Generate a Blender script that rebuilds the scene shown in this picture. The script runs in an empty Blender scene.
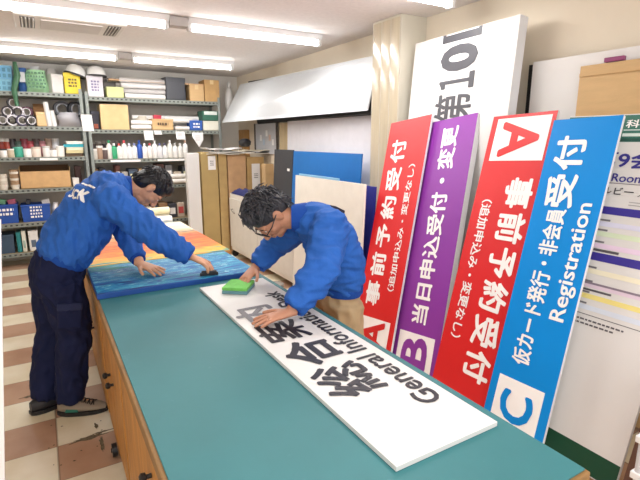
import bpy, bmesh, math, random
from math import *
from mathutils import Vector, Matrix, noise
from mathutils.bvhtree import BVHTree
random.seed(7)
SC = bpy.context.scene
COL = SC.collection
V = Vector

# ------------------------------------------------------------ camera model
F = 467.0; PT = atan(100/467.0); YAW = radians(30.6); H = 1.55
hx, hy = sin(YAW), cos(YAW)
FW = V((hx*cos(PT), hy*cos(PT), -sin(PT))); RT = V((hy, -hx, 0)); UP = V((hx*sin(PT), hy*sin(PT), cos(PT)))
def at_y(px, py, y):
    """point of the vertical plane y = const seen at a photo pixel (used to read off sizes on the shelf front)"""
    d = FW + RT*((px-320)/F) + UP*((240-py)/F); t = y/d.y
    return V((t*d.x, y, H+t*d.z))
def at_x(px, py, x):
    d = FW + RT*((px-320)/F) + UP*((240-py)/F); t = x/d.x
    return V((x, t*d.y, H+t*d.z))

# ------------------------------------------------------------ materials
MATS = {}
def mat(name, col, rough=.5, metal=0, var=.08, scale=12, bump=0, bscale=60, emit=None, stretch=(1,1,1), spec=.5, alpha=1, coord='Object'):
    if name in MATS: return MATS[name]
    m = bpy.data.materials.new(name); m.use_nodes = True
    nt = m.node_tree; N = nt.nodes; L = nt.links
    b = N['Principled BSDF']
    b.inputs['Roughness'].default_value = rough; b.inputs['Metallic'].default_value = metal
    b.inputs['Specular IOR Level'].default_value = spec
    tc = N.new('ShaderNodeTexCoord'); mp = N.new('ShaderNodeMapping'); mp.inputs['Scale'].default_value = stretch
    L.new(tc.outputs[coord], mp.inputs['Vector'])
    nz = N.new('ShaderNodeTexNoise'); nz.inputs['Scale'].default_value = scale; nz.inputs['Detail'].default_value = 4
    L.new(mp.outputs[0], nz.inputs['Vector'])
    cr = N.new('ShaderNodeValToRGB')
    c = tuple(col[:3])
    cr.color_ramp.elements[0].position = .3; cr.color_ramp.elements[1].position = .7
    cr.color_ramp.elements[0].color = tuple(max(0, x*(1-var)) for x in c)+(1,)
    cr.color_ramp.elements[1].color = tuple(min(1, x*(1+var)) for x in c)+(1,)
    L.new(nz.outputs['Fac'], cr.inputs['Fac']); L.new(cr.outputs['Color'], b.inputs['Base Color'])
    if bump:
        n2 = N.new('ShaderNodeTexNoise'); n2.inputs['Scale'].default_value = bscale; n2.inputs['Detail'].default_value = 3
        L.new(mp.outputs[0], n2.inputs['Vector'])
        bp = N.new('ShaderNodeBump'); bp.inputs['Strength'].default_value = bump; bp.inputs['Distance'].default_value = .01
        L.new(n2.outputs['Fac'], bp.inputs['Height']); L.new(bp.outputs[0], b.inputs['Normal'])
    if emit:
        b.inputs['Emission Color'].default_value = (1, .98, .95, 1); b.inputs['Emission Strength'].default_value = emit
    MATS[name] = m
    return m
def hexc(h):
    h = h.lstrip('#'); v = [int(h[i:i+2], 16)/255 for i in (0, 2, 4)]
    return tuple(x/12.92 if x <= .04045 else ((x+.055)/1.055)**2.4 for x in v)
def hm(h, **k):
    k.setdefault('var', .03)
    return mat('paint_'+h+('_' + '_'.join(str(x) for x in k.values()) if k else ''), hexc(h), **k)

M_card = mat('cardboard', hexc('CCAA7C'), .85, var=.05, scale=6, bump=.15, bscale=40, stretch=(1, 1, 6))
M_card2 = mat('cardboard_dark', hexc('B59C68'), .85, var=.07, scale=5)
M_white = mat('white_board', hexc('E0DEDC'), .45, var=.02, scale=2)
M_foam = mat('foam_edge', hexc('E4E6EA'), .7, var=.02)
M_galv = mat('galvanised_post', hexc('868C88'), .45, .2, var=.12, scale=20)
M_black = mat('black_plastic', hexc('222226'), .4, var=.1)
M_wood = mat('cabinet_wood', hexc('B9813C'), .5, var=.22, scale=4, stretch=(6, 6, 1), bump=.1)
M_woodedge = mat('wood_edge', hexc('8F6B3E'), .6, var=.2, scale=10)
M_skin1 = mat('skin', hexc('D09A78'), .5, var=.07, scale=25)
M_skin2 = mat('skin_tan', hexc('BD866A'), .5, var=.07, scale=25)
M_hair1 = mat('black_hair', hexc('16151A'), .45, var=.3, scale=60, bump=.4, bscale=120)
M_hair2 = mat('greying_hair', hexc('34343A'), .55, var=.5, scale=50, bump=.4, bscale=120)
M_jacket = mat('blue_work_cloth', hexc('2C62B6'), .8, var=.1, scale=7, bump=.8, bscale=22, spec=.25)
M_cuff = mat('blue_work_cloth_dark', hexc('1A4AA0'), .8, var=.1, scale=7, bump=.4, bscale=30, spec=.25)
M_navy = mat('navy_cloth', hexc('1A2040'), .85, var=.18, scale=8, bump=.5, bscale=16, spec=.2)
M_beige = mat('beige_cloth', hexc('B79F7C'), .85, var=.1, scale=8, bump=.5, bscale=16, spec=.2)

def ramp_mat(name, stops, rough=.35, scale=3, stretch=(1, 1, 1), distort=1.0, axis='Y', lo=0, hi=1, noise_amt=.25, rough_noise=False):
    """colour bands along an object axis, broken up by streaky noise"""
    m = bpy.data.materials.new(name); m.use_nodes = True
    nt = m.node_tree; N = nt.nodes; L = nt.links; b = N['Principled BSDF']
    b.inputs['Roughness'].default_value = rough
    tc = N.new('ShaderNodeTexCoord'); mp = N.new('ShaderNodeMapping'); mp.inputs['Scale'].default_value = stretch
    L.new(tc.outputs['Object'], mp.inputs['Vector'])
    nz = N.new('ShaderNodeTexNoise'); nz.inputs['Scale'].default_value = scale; nz.inputs['Detail'].default_value = 6; nz.inputs['Distortion'].default_value = distort
    L.new(mp.outputs[0], nz.inputs['Vector'])
    sp = N.new('ShaderNodeSeparateXYZ'); L.new(tc.outputs['Object'], sp.inputs[0])
    mr = N.new('ShaderNodeMapRange'); mr.inputs['From Min'].default_value = lo; mr.inputs['From Max'].default_value = hi
    L.new(sp.outputs[axis], mr.inputs['Value'])
    ma = N.new('ShaderNodeMath'); ma.operation = 'MULTIPLY_ADD'; ma.inputs[1].default_value = noise_amt*2; 
    L.new(nz.outputs['Fac'], ma.inputs[0]); 
    sb = N.new('ShaderNodeMath'); sb.operation = 'SUBTRACT'; sb.inputs[1].default_value = noise_amt
    L.new(mr.outputs[0], sb.inputs[0]); L.new(sb.outputs[0], ma.inputs[2])
    cr = N.new('ShaderNodeValToRGB'); e = cr.color_ramp.elements
    e[0].position = stops[0][0]; e[0].color = hexc(stops[0][1])+(1,)
    e[1].position = stops[-1][0]; e[1].color = hexc(stops[-1][1])+(1,)
    for p, c in stops[1:-1]:
        x = e.new(p); x.color = hexc(c)+(1,)
    L.new(ma.outputs[0], cr.inputs['Fac']); L.new(cr.outputs['Color'], b.inputs['Base Color'])
    return m

# ------------------------------------------------------------ mesh helpers
def nb(): return bmesh.new()
def box(bm, c, s, rot=None, bev=0):
    r = bmesh.ops.create_cube(bm, size=1.0)
    M = Matrix.Translation(V(c)) @ (rot.to_4x4() if rot else Matrix.Identity(4)) @ Matrix.Diagonal((s[0], s[1], s[2], 1))
    bmesh.ops.transform(bm, matrix=M, verts=r['verts'])
    if bev:
        es = list({e for v in r['verts'] for e in v.link_edges})
        bmesh.ops.bevel(bm, geom=es, offset=bev, segments=2, affect='EDGES', profile=.5)
def bx(bm, x0, x1, y0, y1, z0, z1, bev=0): box(bm, ((x0+x1)/2, (y0+y1)/2, (z0+z1)/2), (abs(x1-x0), abs(y1-y0), abs(z1-z0)), None, bev)
def frame_of(d):
    d = d.normalized(); a = V((0, 0, 1)) if abs(d.z) < .9 else V((1, 0, 0))
    x = a.cross(d).normalized(); return x, d.cross(x).normalized()
def loft(bm, secs, n=20, cap=True):
    rings = []
    for c, a, b in secs:
        c, a, b = V(c), V(a), V(b)
        rings.append([bm.verts.new(c+a*cos(2*pi*i/n)+b*sin(2*pi*i/n)) for i in range(n)])
    for r, q in zip(rings, rings[1:]):
        for i in range(n): bm.faces.new((r[i], r[(i+1) % n], q[(i+1) % n], q[i]))
    if cap:
        bm.faces.new(rings[0][::-1]); bm.faces.new(rings[-1])
def tube(bm, pts, r, n=12, cap=True):
    pts = [V(p) for p in pts]; rs = r if isinstance(r, (list, tuple)) else [r]*len(pts); secs = []; x = None
    for i, p in enumerate(pts):
        d = (pts[min(i+1, len(pts)-1)]-pts[max(i-1, 0)]).normalized()
        if x is None: x, y = frame_of(d)
        else:
            x = (x-d*x.dot(d)).normalized(); y = d.cross(x)
        secs.append((p, x*rs[i], y*rs[i]))
    loft(bm, secs, n, cap)
def cyl(bm, p0, p1, r0, r1=None, n=16): tube(bm, [p0, p1], [r0, r0 if r1 is None else r1], n)
def capsule(bm, p0, p1, r0, r1, n=16):
    p0, p1 = V(p0), V(p1); d = (p1-p0); l = d.length; d.normalize(); pts = []; rs = []
    for k in range(5):
        a = pi/2*(1-k/4); pts.append(p0-d*r0*sin(a)); rs.append(max(r0*cos(a), r0*.04))
    for k in range(1, 4): pts.append(p0.lerp(p1, k/4)); rs.append(r0+(r1-r0)*k/4)
    for k in range(5):
        a = pi/2*k/4; pts.append(p1+d*r1*sin(a)); rs.append(max(r1*cos(a), r1*.04))
    x, y = frame_of(d)
    loft(bm, [(p, x*q, y*q) for p, q in zip(pts, rs)], n)
def lathe(bm, prof, c=(0, 0, 0), n=20, M=None):
    c = V(c); rings = []
    for r, z in prof:
        ring = []
        for i in range(n):
            p = V((r*cos(2*pi*i/n), r*sin(2*pi*i/n), z))
            if M is not None: p = M @ p
            ring.append(bm.verts.new(c+p))
        rings.append(ring)
    for a, b in zip(rings, rings[1:]):
        for i in range(n): bm.faces.new((a[i], a[(i+1) % n], b[(i+1) % n], b[i]))
    bm.faces.new(rings[0][::-1]); bm.faces.new(rings[-1])
def ell(bm, c, r, M=None, seg=20):
    q = bmesh.ops.create_uvsphere(bm, u_segments=seg, v_segments=seg//2+2, radius=1)
    T = Matrix.Translation(V(c)) @ (M.to_4x4() if M else Matrix.Identity(4)) @ Matrix.Diagonal((r[0], r[1], r[2], 1))
    bmesh.ops.transform(bm, matrix=T, verts=q['verts'])
def poly(bm, pts, d):
    """prism from a planar polygon pushed along d"""
    a = [bm.verts.new(V(p)) for p in pts]; b = [bm.verts.new(V(p)+V(d)) for p in pts]
    n = len(a); bm.faces.new(a); bm.faces.new(b[::-1])
    for i in range(n): bm.faces.new((a[(i+1) % n], a[i], b[i], b[(i+1) % n]))
def hexa(bm, q, d):
    poly(bm, q, d)

def obj(name, bm, m, parent=None, smooth=False):
    bmesh.ops.recalc_face_normals(bm, faces=bm.faces)
    me = bpy.data.meshes.new(name); bm.to_mesh(me); bm.free()
    if m: me.materials.append(m)
    if smooth:
        for p in me.polygons: p.use_smooth = True
        try: me.set_sharp_from_angle(angle=radians(40))
        except Exception: pass
    o = bpy.data.objects.new(name, me); COL.objects.link(o)
    if parent: o.parent = parent
    return o
def tag(o, label=None, cat=None, group=None, kind=None):
    if label: o['label'] = label
    if cat: o['category'] = cat
    if group: o['group'] = group
    if kind: o['kind'] = kind
    return o
def thing(name, label, cat, loc=(0, 0, 0), rot=None, group=None):
    o = bpy.data.objects.new(name, None); COL.objects.link(o); o.empty_display_size = .05
    M = Matrix.Translation(V(loc))
    if rot is not None: M = M @ (Matrix.Rotation(rot, 4, 'Z') if isinstance(rot, (int, float)) else rot.to_4x4())
    o.matrix_world = M
    return tag(o, label, cat, group)
def struct(name, bm, m, parent=None):
    o = obj(name, bm, m, parent); o['kind'] = 'structure'; return o
def copy_tree(o, parent=None):
    c = o.copy(); COL.objects.link(c)
    if parent: c.parent = parent
    for ch in list(o.children): copy_tree(ch, c)
    return c
ORD = ['first', 'second', 'third', 'fourth', 'fifth', 'sixth', 'seventh', 'eighth', 'ninth', 'tenth', 'eleventh', 'twelfth', 'thirteenth', 'fourteenth', 'fifteenth', 'sixteenth']

def text_mesh(body, bold=.012, space=1.0):
    cjk = bold > 0
    stamp = bold if cjk else 0
    if cjk: bold = 0
    c = bpy.data.curves.new('t', 'FONT'); c.body = body; c.offset = bold; c.space_character = space; c.resolution_u = 3
    o = bpy.data.objects.new('t', c); COL.objects.link(o)
    dg = bpy.context.evaluated_depsgraph_get()
    me = bpy.data.meshes.new_from_object(o.evaluated_get(dg))
    bpy.data.objects.remove(o); bpy.data.curves.remove(c)
    if stamp:
        bm = bmesh.new(); bm.from_mesh(me); src = bm.verts[:]+bm.edges[:]+bm.faces[:]
        for k in range(8):
            r = bmesh.ops.duplicate(bm, geom=src); a = 2*pi*k/8
            for v in r['geom']:
                if isinstance(v, bmesh.types.BMVert): v.co.x += stamp*cos(a); v.co.y += stamp*sin(a); v.co.z += k+1
        bm.to_mesh(me); bm.free()
    xs = [v.co.x for v in me.vertices]; ys = [v.co.y for v in me.vertices]
    return me, (min(xs), max(xs), min(ys), max(ys))
def lettering(body, parent, m, c, rx, ry, w, h, bold=.012, space=1.0, name='lettering', kind=None):
    """w along reading direction rx, h along ry, centred at c, in the parent's space"""
    me, (x0, x1, y0, y1) = text_mesh(body, bold, space)
    c, rx, ry = V(c), V(rx).normalized(), V(ry).normalized(); nn = rx.cross(ry)
    for v in me.vertices:
        v.co = c + nn*(v.co.z*.00015) + rx*((v.co.x-(x0+x1)/2)/(x1-x0)*w) + ry*((v.co.y-(y0+y1)/2)/(y1-y0)*h)
    me.materials.clear(); me.materials.append(m); me.name = name
    o = bpy.data.objects.new(name, me); COL.objects.link(o)
    if parent: o.parent = parent
    return o

def remeshed(name, bm, voxel, m, parent, smooth_it=2, wrinkle=0, wscale=6, wdir=(1, 1, 1), factor=.5):
    me = bpy.data.meshes.new(name); bmesh.ops.recalc_face_normals(bm, faces=bm.faces); bm.to_mesh(me); bm.free()
    o = bpy.data.objects.new(name, me); COL.objects.link(o)
    r = o.modifiers.new('r', 'REMESH'); r.mode = 'VOXEL'; r.voxel_size = voxel; r.adaptivity = 0
    s = o.modifiers.new('s', 'SMOOTH'); s.iterations = smooth_it; s.factor = factor
    dg = bpy.context.evaluated_depsgraph_get()
    m2 = bpy.data.meshes.new_from_object(o.evaluated_get(dg)); m2.name = name
    o.modifiers.clear(); o.data = m2; bpy.data.meshes.remove(me)
    if wrinkle:
        ns = [v.normal.copy() for v in m2.vertices]
        for v, n in zip(m2.vertices, ns):
            p = V((v.co.x*wdir[0], v.co.y*wdir[1], v.co.z*wdir[2]))*wscale
            w = noise.noise(p+V((noise.noise(p*.7), noise.noise(p*.7+V((9, 3, 1))), 0))*1.5)
            w2 = 1-abs(noise.noise(p*1.7+V((4, 4, 4))))*2
            v.co += n*wrinkle*(w*.8+w2*.85)
    m2.materials.clear(); m2.materials.append(m)
    for p in m2.polygons: p.use_smooth = True
    if parent: o.parent = parent
    return o

# ============================================================ ROOM
WX, WY, CZ = 2.76, 7.2, 2.5
XL, YB = -2.4, -1.6
# floor: checker of 0.29 m tiles, cream and dusty pink
def floor_material():
    m = bpy.data.materials.new('checker_tile'); m.use_nodes = True
    nt = m.node_tree; N = nt.nodes; L = nt.links; b = N['Principled BSDF']
    b.inputs['Roughness'].default_value = .35
    tc = N.new('ShaderNodeTexCoord'); mp = N.new('ShaderNodeMapping')
    mp.inputs['Location'].default_value = (.08/.6+40, -2.53/.292+40, .5); mp.inputs['Scale'].default_value = (1/.6, 1/.292, 0)
    L.new(tc.outputs['Object'], mp.inputs['Vector'])
    ck = N.new('ShaderNodeTexChecker'); ck.inputs['Scale'].default_value = 1
    L.new(mp.outputs[0], ck.inputs['Vector'])
    n1 = N.new('ShaderNodeTexNoise'); n1.inputs['Scale'].default_value = 3; n1.inputs['Detail'].default_value = 8
    L.new(tc.outputs['Object'], n1.inputs['Vector'])
    r1 = N.new('ShaderNodeValToRGB'); r1.color_ramp.elements[0].position = .35; r1.color_ramp.elements[1].position = .62
    r1.color_ramp.elements[0].color = hexc('DFD2B4')+(1,); r1.color_ramp.elements[1].color = hexc('F0E8D2')+(1,)
    r2 = N.new('ShaderNodeValToRGB'); r2.color_ramp.elements[0].position = .35; r2.color_ramp.elements[1].position = .62
    r2.color_ramp.elements[0].color = hexc('AE876C')+(1,); r2.color_ramp.elements[1].color = hexc('C29E84')+(1,)
    L.new(n1.outputs['Fac'], r1.inputs[0]); L.new(n1.outputs['Fac'], r2.inputs[0])
    mx = N.new('ShaderNodeMixRGB'); L.new(ck.outputs['Fac'], mx.inputs[0]); L.new(r1.outputs[0], mx.inputs[1]); L.new(r2.outputs[0], mx.inputs[2])
    # thin joints
    br = N.new('ShaderNodeTexBrick'); br.offset = 0; br.inputs['Scale'].default_value = 1; br.inputs['Mortar Size'].default_value = .008
    br.inputs['Brick Width'].default_value = 1; br.inputs['Row Height'].default_value = 1
    br.inputs['Color1'].default_value = (1, 1, 1, 1); br.inputs['Color2'].default_value = (1, 1, 1, 1); br.inputs['Mortar'].default_value = (.45, .42, .38, 1)
    L.new(mp.outputs[0], br.inputs['Vector'])
    mu = N.new('ShaderNodeMixRGB'); mu.blend_type = 'MULTIPLY'; mu.inputs[0].default_value = .8
    L.new(mx.outputs[0], mu.inputs[1]); L.new(br.outputs['Color'], mu.inputs[2]); L.new(mu.outputs[0], b.inputs['Base Color'])
    return m
bm = nb(); bx(bm, XL, WX+.1, YB, WY+.1, -.06, 0); struct('floor', bm, floor_material())
M_ceil = mat('ceiling_board', hexc('EAE6E4'), .9, var=.04, scale=30, bump=.2, bscale=150)
bm = nb(); bx(bm, XL, WX+.1, YB, WY+.1, CZ, CZ+.06); struct('ceiling', bm, M_ceil)
M_wall = mat('beige_wall', hexc('E6DBC8'), .85, var=.03, scale=3)
M_wallb = mat('grey_wall', hexc('DDD9D2'), .85, var=.05, scale=3)
bm = nb(); bx(bm, WX, WX+.1, YB, WY+.1, 0, CZ); struct('wall_right', bm, M_wall)
bm = nb(); bx(bm, XL, WX, WY, WY+.1, 0, CZ); struct('wall_back', bm, M_wallb)
bm = nb(); bx(bm, XL-.1, XL, YB, WY+.1, 0, CZ); struct('wall_left', bm, M_wall)
# column jutting out of the right wall, wrapped in clear ribbed sheet on its face
M_colm = mat('column_paint', hexc('C9C3B4'), .6, var=.04, scale=4)
bm = nb(); bx(bm, 2.5, WX-.002, 3.0, 3.36, 0, CZ-.002); struct('trim_1', bm, M_colm)
M_strip = mat('glossy_cover_sheet', hexc('CBBFA6'), .16, var=.07, scale=5, stretch=(1, 9, .5), spec=.9)
for k, (a, b) in enumerate([(3.015, 3.12), (3.13, 3.235), (3.245, 3.35)]):
    bm = nb(); n = 8
    pts = [(2.498-.0045*sin(pi*i/n), a+(b-a)*i/n) for i in range(n+1)]
    poly(bm, [(2.499, a, .02)]+[(x, y, .02) for x, y in pts[1:-1]]+[(2.499, b, .02)], (0, 0, CZ-.04))
    o = obj('trim_%d' % (k+2), bm, M_strip, smooth=True); o['kind'] = 'structure'
bm = nb(); bx(bm, WX-.015, WX, YB, 2.99, 0, .09); struct('baseboard_right', bm, hm('8A7A66'))
bm = nb(); bx(bm, XL, WX-.02, WY-.012, WY, 0, .09); struct('baseboard_back', bm, hm('7A7066'))
# worn broken patch of floor tile beside the cabinet
bm = nb()
def blot(bm, cx, cy, rx, ry, z, n=22, jag=.45, a0=0.):
    vs = []
    for i in range(n):
        a = 2*pi*i/n; r = 1+jag*(random.random()*2-1)
        x, y = rx*r*cos(a), ry*r*sin(a)
        vs.append((cx+x*cos(a0)-y*sin(a0), cy+x*sin(a0)+y*cos(a0), z))
    poly(bm, vs, (0, 0, .0012))
blot(bm, .06, 2.53, .085, .017, .0005, a0=.05); blot(bm, .135, 2.55, .05, .006, .0004); blot(bm, .12, 2.44, .01, .06, .0003)
blot(bm, .11, 2.62, .008, .03, .0006)
for i in range(16): blot(bm, random.uniform(-.12, .18), random.uniform(2.35, 2.8), .004, .003, .0002+i*.0001, 7)
blot(bm, -.2, 3.17, .05, .012, .0007)
struct('floor_crack', bm, mat('floor_dirt', hexc('6E6552'), .9, var=.4, scale=60))

# ------------------------------------------------------------ ceiling lights
M_tube = mat('tube_light', (1, 1, 1), .4, emit=24.0)
M_fix = mat('fixture_white', hexc('E6E6E6'), .4, var=.02)
def ceiling_light(x0, x1, y, label):
    t = thing('ceiling_light', label, 'ceiling light', ((x0+x1)/2, y, CZ), group=None)
    L = (x1-x0)/2
    bm = nb()
    poly(bm, [(-L, -.07, -.004), (-L, .07, -.004), (-L, .035, -.045), (-L, -.035, -.045)], (2*L, 0, 0)); obj('housing', bm, M_fix, t)
    bm = nb()
    bx(bm, -L-.0, -L+.03, -.03, .03, -.1, -.044, .005); obj('lamp_socket', bm, M_fix, t)
    bm = nb()
    bx(bm, L-.03, L, -.03, .03, -.1, -.044, .005); obj('lamp_socket', bm, M_fix, t)
    bm = nb(); cyl(bm, (-L+.03, 0, -.073), (L-.03, 0, -.073), .021); obj('tube', bm, M_tube, t, True)
    la = bpy.data.lights.new('tube_glow', 'AREA'); la.shape = 'RECTANGLE'; la.size = 2*L-.1; la.size_y = .05; la.energy = 13; la.color = (1, .98, .96)
    lo = bpy.data.objects.new('tube_glow', la); COL.objects.link(lo); lo.location = ((x0+x1)/2, y, CZ-.105)
rows = [(4.28, 'middle row of tubes'), (6.4, 'row nearest the storage shelves'), (2.42, 'row over the near end of the work table')]
ceiling_light(-.30, .98, 4.0, 'fluorescent tube fitting over the air conditioner, left one of the middle row')
ceiling_light(1.13, 2.36, 4.0, 'fluorescent tube fitting in the middle row, ending near the hanging white panel')
ceiling_light(-.42, .86, 5.85, 'fluorescent tube fitting above the left storage shelf')
ceiling_light(1.0, 2.19, 5.85, 'fluorescent tube fitting above the right storage shelf')
ceiling_light(1.25, 2.46, 2.44, 'ceiling tube fitting cut by the top edge beside the beige column')
for (x0, x1, y) in ((.86, 1.0, 5.85), (.98, 1.13, 4.0)):
    bm = nb(); bx(bm, x0+.004, x1-.004, y-.05, y+.05, CZ-.075, CZ-.003, .006)
    tag(obj('junction_box', bm, hm('B9B5B2')), 'grey connector box between two ceiling tubes, %s row' % ('shelf' if y > 5 else 'middle'), 'connector box')

# ceiling air conditioner
t = thing('ceiling_air_conditioner', 'white ceiling cassette air conditioner with end grilles', 'air conditioner', (.34, 4.62, CZ))
bm = nb(); bx(bm, -.4, .4, -.26, .26, -.035, -.002, .01); obj('panel', bm, hm('E2DEDA'), t)
bm = nb(); bx(bm, -.22, .22, -.17, .17, -.042, -.035, .002); obj('intake_cover', bm, hm('CFCAC6'), t)
for s in (-1, 1):
    bm = nb(); bx(bm, s*.31-.05, s*.31+.05, -.2, .2, -.037, -.034); g = obj('air_outlet', bm, hm('5E5A58'), t)
    bm = nb()
    for k in range(4): box(bm, (s*.31-.036+k*.024, 0, -.04), (.005, .39, .016), Matrix.Rotation(.5*s, 3, 'Y'))
    obj('louvre', bm, hm('D4D0CC'), g)

# ============================================================ WORK TABLE
TX0, TX1, TY0, TY1, TZ = .165, 1.055, .51, 5.0, .78
t = thing('worktable_top', 'long teal cutting-mat work tabletop with worn wooden edge', 'work table', (0, 0, 0))
M_teal = mat('teal_mat', hexc('33747A'), .55, var=.08, scale=3, bump=.05, bscale=20)
nt = M_teal.node_tree  # pale scratches
def scratches(m, colr, thr=.7):
    nt = m.node_tree; N = nt.nodes; L = nt.links; b = N['Principled BSDF']
    tc = N.new('ShaderNodeTexCoord'); nz = N.new('ShaderNodeTexNoise'); nz.inputs['Scale'].default_value = 9; nz.inputs['Detail'].default_value = 10; nz.inputs['Roughness'].default_value = .75
    L.new(tc.outputs['Object'], nz.inputs['Vector'])
    r = N.new('ShaderNodeValToRGB'); r.color_ramp.elements[0].position = thr-.05; r.color_ramp.elements[0].color = (0, 0, 0, 1); r.color_ramp.elements[1].position = thr+.12; r.color_ramp.elements[1].color = (.6, .6, .6, 1)
    L.new(nz.outputs['Fac'], r.inputs[0])
    mx = N.new('ShaderNodeMixRGB'); src = b.inputs['Base Color'].links[0].from_socket
    L.new(r.outputs[0], mx.inputs[0]); L.new(src, mx.inputs[1]); mx.inputs[2].default_value = colr+(1,); L.new(mx.outputs[0], b.inputs['Base Color'])
scratches(M_teal, hexc('7FB4B6'), .68)
bm = nb(); bx(bm, TX0+.012, TX1-.008, TY0+.01, TY1-.01, TZ-.006, TZ, .002); obj('cutting_mat', bm, M_teal, t)
bm = nb(); bx(bm, TX0, TX1, TY0, TY1, TZ-.045, TZ-.006, .004); obj('wooden_edge', bm, M_woodedge, t)
M_knob = mat('black_knob', hexc('1C1A1A'), .35, var=.1)
def cabinet(y0, y1, label, knobz, split=True):
    t = thing('base_cabinet', label, 'cabinet', ((TX0+TX1)/2, (y0+y1)/2, 0))
    hx_, hy_ = (TX1-TX0)/2-.03, (y1-y0)/2
    bm = nb(); bx(bm, -hx_, hx_, -hy_, hy_, .05, TZ-.047, .004); obj('carcass', bm, M_wood, t)
    n = 2 if split else 1
    for k in range(n):
        a = -hy_+.01+k*(2*hy_-.02)/n; b = a+(2*hy_-.02)/n-.008
        bm = nb(); bx(bm, -hx_-.014, -hx_-.001, a, b, .07, TZ-.06, .003); d = obj('door', bm, M_wood, t)
        ky = b-.05 if (k == 0 and split) else a+.05
        bm = nb(); lathe(bm, [(.007, 0), (.007, .015), (.014, .018), (.015, .03), (.008, .036)], (-hx_-.013, ky, knobz), 14, Matrix.Rotation(-pi/2, 3, 'Y'))
        obj('knob', bm, M_knob, d, True)
    for sx in (-1, 1):
        for sy in (-1, 1):
            c = (sx*(hx_-.03)-(.0 if sx > 0 else .0), sy*(hy_-.06), .028)
            bm = nb(); cyl(bm, (c[0], c[1]-.012, c[2]), (c[0], c[1]+.012, c[2]), .027)
            bx(bm, c[0]-.018, c[0]+.018, c[1]-.02, c[1]+.02, .045, .056)
            obj('caster', bm, M_knob, t, True)
cabinet(.56, 1.87, 'wooden base cabinet under the near end of the table', .6)
cabinet(1.89, 2.57, 'wooden base cabinet beside the standing man’s shoes', .45)
cabinet(2.59, 3.7, 'wooden base cabinet behind the trousered legs', .4)
cabinet(3.72, 4.9, 'wooden base cabinet under the far end of the table', .4)
# a loose caster wheel peeking out at the cabinet foot
bm = nb(); cyl(bm, (.155, 2.3, .035), (.178, 2.3, .035), .033); cyl(bm, (.15, 2.3, .035), (.155, 2.3, .035), .012)
tag(obj('caster_wheel', bm, M_knob, None, True), 'small black wheel at the foot of the table cabinets', 'wheel')

# ------------------------------------------------------------ sign on the table
M_ink = mat('dark_lettering', hexc('26242E'), .5, var=.05)
M_inkg = mat('grey_lettering', hexc('77747A'), .5, var=.06)
t = thing('sign_board', 'long white sign lying flat on the teal table, lettered General Information Desk', 'sign', (.825, 1.535, TZ+.001))
bm = nb(); bx(bm, -.178, .178, -.795, .795, 0, .014, .001); obj('panel', bm, M_white, t)
zt = .0155
def tl(body, x, y0, y1, h, m, **k): return lettering(body, t, m, (x-.825, (y0+y1)/2-1.535, zt), (0, 1, 0), (-1, 0, 0), y1-y0, h, **k)
tl('総', .775, 1.04, 1.25, .2, M_ink, bold=.02)
tl('合', .775, 1.27, 1.48, .2, M_ink, bold=.03)
tl('案', .765, 1.5, 1.7, .2, M_ink, bold=.02)
tl('内', .755, 1.735, 1.92, .19, M_inkg, bold=.03)
tl('General Information Desk', .925, .9, 2.07, .085, M_ink, bold=.018)

# wiping block
M_green = mat('green_sponge', hexc('6FBE5A'), .8, var=.15, scale=20, bump=.4, bscale=90)
t = thing('cleaning_pad', 'green topped rubbing block pushed over the white sign', 'cleaning pad', (.81, 2.19, TZ+.0155), radians(-38))
bm = nb(); bx(bm, -.065, .065, -.075, .075, 0, .018, .003); obj('base_block', bm, mat('pad_grey', hexc('5E8B94'), .6), t)
bm = nb(); bx(bm, -.065, .065, -.075, .075, .018, .034, .004); obj('green_pad', bm, M_green, t)

# paintings on the table
M_sea = ramp_mat('sea_painting', [(0, '08306E'), (.12, '0C4C9C'), (.22, '0A78B0'), (.32, '0A8CB0'), (.38, '5CB4CC'), (.42, '0870A4'), (.5, '0A5AA4'), (.56, '0A84AC'), (.62, 'A0D4DC'), (.66, '1484A8'), (.74, '0C66A0'), (.84, '0A8C9C'), (1, '0C8C7C')],
                 .6, 2.4, (1, 6.5, 1), 1.6, 'Y', -.55, .55, 1.1)
M_sun = ramp_mat('sunset_painting', [(0, '2E8C90'), (.04, 'B8B83C'), (.1, 'E8B828'), (.25, 'E68A14'), (.38, 'CE4C0C'), (.47, 'E88A20'), (.56, 'B83A10'), (.66, 'DA6420'), (.76, 'C84A1C'), (.88, 'D88850'), (1, 'C89868')],
                 .35, 3, (1, 6, 1), 1.4, 'Y', -.42, .42, .5)
t = thing('painted_panel', 'painted sea panel in glossy blues and turquoise under the left man’s hands', 'painting', (.595, 2.72, TZ+.001))
bm = nb(); bx(bm, -.425, .425, -.285, .285, 0, .026, .002); obj('panel_body', bm, mat('painted_edge', hexc('1A4A96'), .4), t)
bm = nb(); bx(bm, -.421, .421, -.281, .281, .026, .0285); obj('painted_face', bm, M_sea, t)
t = thing('painted_panel', 'painted sunset panel in orange and yellow bands beyond the blue one', 'painting', (.62, 3.43, TZ+.001))
bm = nb(); bx(bm, -.45, .45, -.41, .41, 0, .024, .002); obj('panel_body', bm, mat('painted_edge2', hexc('C88A48'), .5), t)
bm = nb(); bx(bm, -.446, .446, -.406, .406, .024, .0265); obj('painted_face', bm, M_sun, t)
t = thing('painted_panel', 'pale cream and brown banded panel at the far end of the table', 'painting', (.62, 4.1, TZ+.001))
bm = nb(); bx(bm, -.44, .44, -.24, .24, 0, .03, .002); obj('panel_body', bm, hm('E0D6C2'), t)
bm = nb(); bx(bm, -.436, .436, -.236, .236, .03, .032)
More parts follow.
